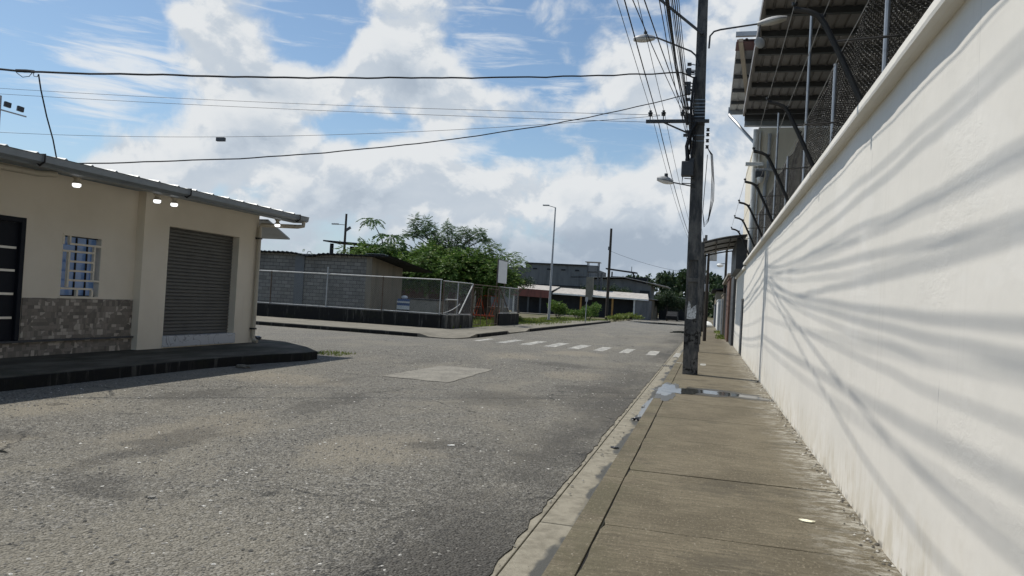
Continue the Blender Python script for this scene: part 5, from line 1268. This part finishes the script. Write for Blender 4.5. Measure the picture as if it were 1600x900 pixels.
Rh = thing('shed_row', (-7, 122, 0), 'low grey and tan sheds with tin roofs along the far road edge', 'shed')
MB().box(-9.3, -7.9, 112, 124, 0, 3.0).build('wall', 'tan_wall', Rh); MB().box(-7.6, -3.5, 121, 126, 0, 3.6).build('wall', 'dark_wall', Rh)
MB().obox((-9.6, 117, 3.15), (-7.4, 117, 3.0), 11, .1, (0, 0, 1)).build('roof', 'old_zinc', Rh); MB().obox((-8, 123.4, 4.0), (-3.0, 123.4, 3.55), 6, .1).build('roof', 'old_zinc', Rh)
def car(base, label, L=3.9, rotz=0.):
    t = thing('parked_car', base, label, 'car'); bx, by, bz = base
    side = [(-L/2, .30), (-L/2, .75), (-L*.42, .86), (-L*.20, .92), (-L*.06, 1.36), (L*.28, 1.40), (L*.42, .98), (L/2, .90), (L/2, .30)]
    b = MB(); vs = [(bx-.78, by+y, bz+z) for y, z in side] + [(bx+.78, by+y, bz+z) for y, z in side]; n = len(side)
    b.add(vs, [tuple(range(n)), tuple(range(2*n-1, n-1, -1))] + [(i, n+i, n+(i+1) % n, (i+1) % n) for i in range(n)]); b.build('body', 'car', t, bevel=.06)
    for (y0, z0, y1, z1) in ((-L*.19, .95, -L*.075, 1.32), (L*.30, 1.34, L*.40, 1.02)):
        MB().add([(bx-.66, by+y0, bz+z0), (bx+.66, by+y0, bz+z0), (bx+.6, by+y1, bz+z1), (bx-.6, by+y1, bz+z1)], [(0,1,2,3)]).build('windscreen', 'dark_wall', t)
    for sx in (-1, 1):
        for yy_ in (-L*.31, L*.30): MB().lathe([(0, -.09), (.2, -.09), (.31, -.07), (.32, .07), (.2, .09), (0, .09)], (bx+sx*.74, by+yy_, bz+.31), 16, (1, 0, 0)).build('wheel', 'black', t, True)
    return t
car((-5.0, 111.5, 0), 'dark car parked at the far end of the road under the leafy tree')
Fh = thing('flat_roof_house', (-30, 61, 0), 'dark flat roofed upper storey on posts behind the block shed', 'building')
MB().obox((-33, 60, 6.0), (-27.4, 60, 5.75), 3, .12).build('roof', 'dark_wall', Fh); MB().box(-31.3, -27.6, 60.3, 63, 0, 5.7).build('wall', 'dark_wall', Fh)
for x in (-32.4, -29.2): MB().box(x-.12, x+.12, 58.9, 59.15, 0, 5.8).build('post', 'dark_wall', Fh)
Lp = thing('lamp_pole', (-39.6, 75, 0), 'distant dark pole with a lamp arm above the block shed', 'pole')
MB().tube([(-39.6, 75, 0), (-39.6, 75, 10.3)], [.18, .12], 8).build('shaft', 'wood_pole', Lp, True); MB().tube([(-39.6, 75, 9.05), (-40.6, 75, 9.1)], .04, 6).build('arm', 'dark_steel', Lp, True)
MB().box(-41.3, -40.5, 74.85, 75.1, 9.05, 9.2).build('lamp_head', 'lamp_grey', Lp, bevel=.02); MB().obox((-39.6, 75, 8.4), (-39.0, 75, 8.8), .2, .25).build('floodlight', 'dark_steel', Lp)
b = MB(); b.tube([(-34.2, 58, 0), (-34.2, 58, 4.75), (-34.1, 58, 4.95), (-33.85, 58, 4.95), (-33.8, 58, 4.8)], .03, 6)
tag(b.build('vent_pipe', 'dark_steel', None, True), 'small hooked pipe sticking up behind the block shed roof', 'pipe')
rnd = random.Random(40)
for i, (x, y, z, lb) in enumerate(((-28.6, 48, 4.1, 'tuft of leaves peeping over the left part of the block shed roof'), (-25.8, 49, 4.6, 'tuft of leaves over the shed roof beside the hooked pipe'))):
    tree((x, y, 0), 3.2, [(x, y, z, .55, .35, 40)], lb, 'leaf_light', frond=.45, seed=50+i, r=.06)

# ------------------------------------------------------------------ right side, farther along
def pier(x0, x1, y0, y1, h, m, label, cat='gate pier', name='gate_pier'):
    t = thing(name, ((x0+x1)/2, (y0+y1)/2, .1), label, cat); MB().box(x0, x1, y0, y1, .05, h).build('shaft', m, t, bevel=.02); MB().box(x0-.04, x1+.04, y0-.04, y1+.04, h, h+.1).build('cap', m, t, bevel=.01); return t
pier(1.12, 1.44, 36.6, 40.3, 3.5, 'dark_steel', 'tall dark grey gate pier just past the white wall')
pier(1.04, 1.34, 41.2, 45.5, 3.5, 'red_brick', 'brown brick pier behind the dark grey pier')
pier(1.06, 1.36, 46.2, 48.6, 3.3, 'dark_wall', 'black wall end behind the brown brick pier', 'wall', 'wall_end')
pier(1.0, 1.2, 52, 60, 2.9, 'tan_wall', 'weathered tan wall along the far sidewalk', 'wall', 'garden_wall')
pier(.82, 1.1, 66, 76, 2.7, 'white', 'white wall far down the sidewalk behind the sack', 'wall', 'garden_wall')
pier(.70, 1.0, 80, 92, 2.4, 'grey_wall', 'grey wall closing the far sidewalk', 'wall', 'garden_wall')
Wr = thing('wooden_rails', (1.0, 62, .1), 'thin grey rail fence with two stakes on the far sidewalk', 'fence')
for y in (50.2, 62, 64.5): MB().box(.86, .96, y, y+.12, .1, 2.6).build('stake', 'rail', Wr)
MB().box(.88, .94, 62.1, 64.5, 2.35, 2.45).build('rail', 'rail', Wr)
def far_pole(x, y, h, w, m, label, box=None):
    t = thing('distant_pole', (x, y, .1), label, 'pole', 'utility poles farther down the street'); MB().tube([(x, y, .05), (x, y, h)], [w, w*.7], 8).build('shaft', m, t, True)
    if box: MB().box(x+.06, x+.42, y-.3, y-.05, box, box+.55).build('meter_box', 'lamp_grey', t, bevel=.02)
far_pole(-.10, 40, 5.0, .09, 'wood_pole', 'thin dark pole with a grey meter box under the canopy edge', 4.35)
far_pole(-.42, 47, 6.2, .12, 'pole', 'dark concrete pole right behind the canopy post')
far_pole(-.40, 58, 7.5, .14, 'pole', 'dark concrete pole second down the street, with a grey box', 3.2)
far_pole(1.2, 60, 7.4, .12, 'wood_pole', 'dark pole with lamps above the far gates', None)
far_pole(-.7, 80, 7.5, .14, 'pole', 'slim concrete pole third down the street', None)
far_pole(-.1, 96, 6.6, .12, 'pole', 'slim pole farthest down the street', None)
b = thing('street_lamp', (1.2, 60, 5.4), 'small white dome lamp on the dark pole above the far gates', 'street lamp')
MB().tube([(1.2, 60, 5.5), (.8, 59.8, 5.5)], .03, 6).build('arm', 'dark_steel', b); MB().lathe([(0, .1), (.2, .08), (.28, -.05), (.2, -.16), (0, -.2)], (.75, 59.8, 5.4), 12).build('dome', 'white', b, True)
Sr = thing('shanty_house', (4, 75, 0), 'low dark house with a lean-to tin roof behind the far gates', 'house')
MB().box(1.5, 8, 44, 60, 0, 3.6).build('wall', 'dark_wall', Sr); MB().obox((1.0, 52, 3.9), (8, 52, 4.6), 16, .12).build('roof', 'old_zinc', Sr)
Sr2 = thing('shanty_house', (2.5, 110, 0), 'dark timber house closing the far end of the sidewalk', 'house')
MB().box(.9, 9, 93, 112, 0, 4.2).build('wall', 'tan_wall', Sr2); MB().obox((.4, 102, 4.4), (9, 102, 5.2), 20, .12).build('roof', 'dark_wall', Sr2)
tree((-1.6, 112, 0), 2.2, [(-1.9, 112, 3.2, 1.0, 1.0, 120), (-.8, 112, 3.6, 1.1, 1.0, 140)], 'dark leafy tree at the very end of the sidewalk', 'leaf_far', kind='leaf', frond=.55, seed=61)

# far wood on the rise behind everything
def wood():
    rnd = random.Random(77); lf = Leafy()
    for k in range(72):
        x = -75 + 95*rnd.random(); y = 205 + 50*rnd.random()
        hh = 9.0 + 4.5*max(0, 1 - abs(x+6)/26) + 2.2*nz(x, y, .09)
        if x < -24: hh -= 3.2
        r = rnd.uniform(3.2, 5.0)
        for q in range(330):
            v = rdir(rnd, -.5); p = Vector((x, y, hh - r*.75)) + Vector((v.x*r, v.y*r, v.z*r*.75))*(rnd.random()**.3)*(.8+.5*abs(mnoise.noise(v*2 + Vector((x, y, 0)))))
            s_ = rnd.uniform(.7, 1.5); lf.leaf(p, rdir(rnd, -.5), s_, s_*.55, rnd)
        for q in range(60):
            p = Vector((x+rnd.uniform(-r, r), y+rnd.uniform(-2, 2), rnd.uniform(0, hh-r))); lf.leaf(p, rdir(rnd, -.5), 2.2, 1.4, rnd)
    return lf.build('distant_wood', 'leaf_far')
struct(wood(), 'stuff', 'dark wooded rise closing the view down the street')
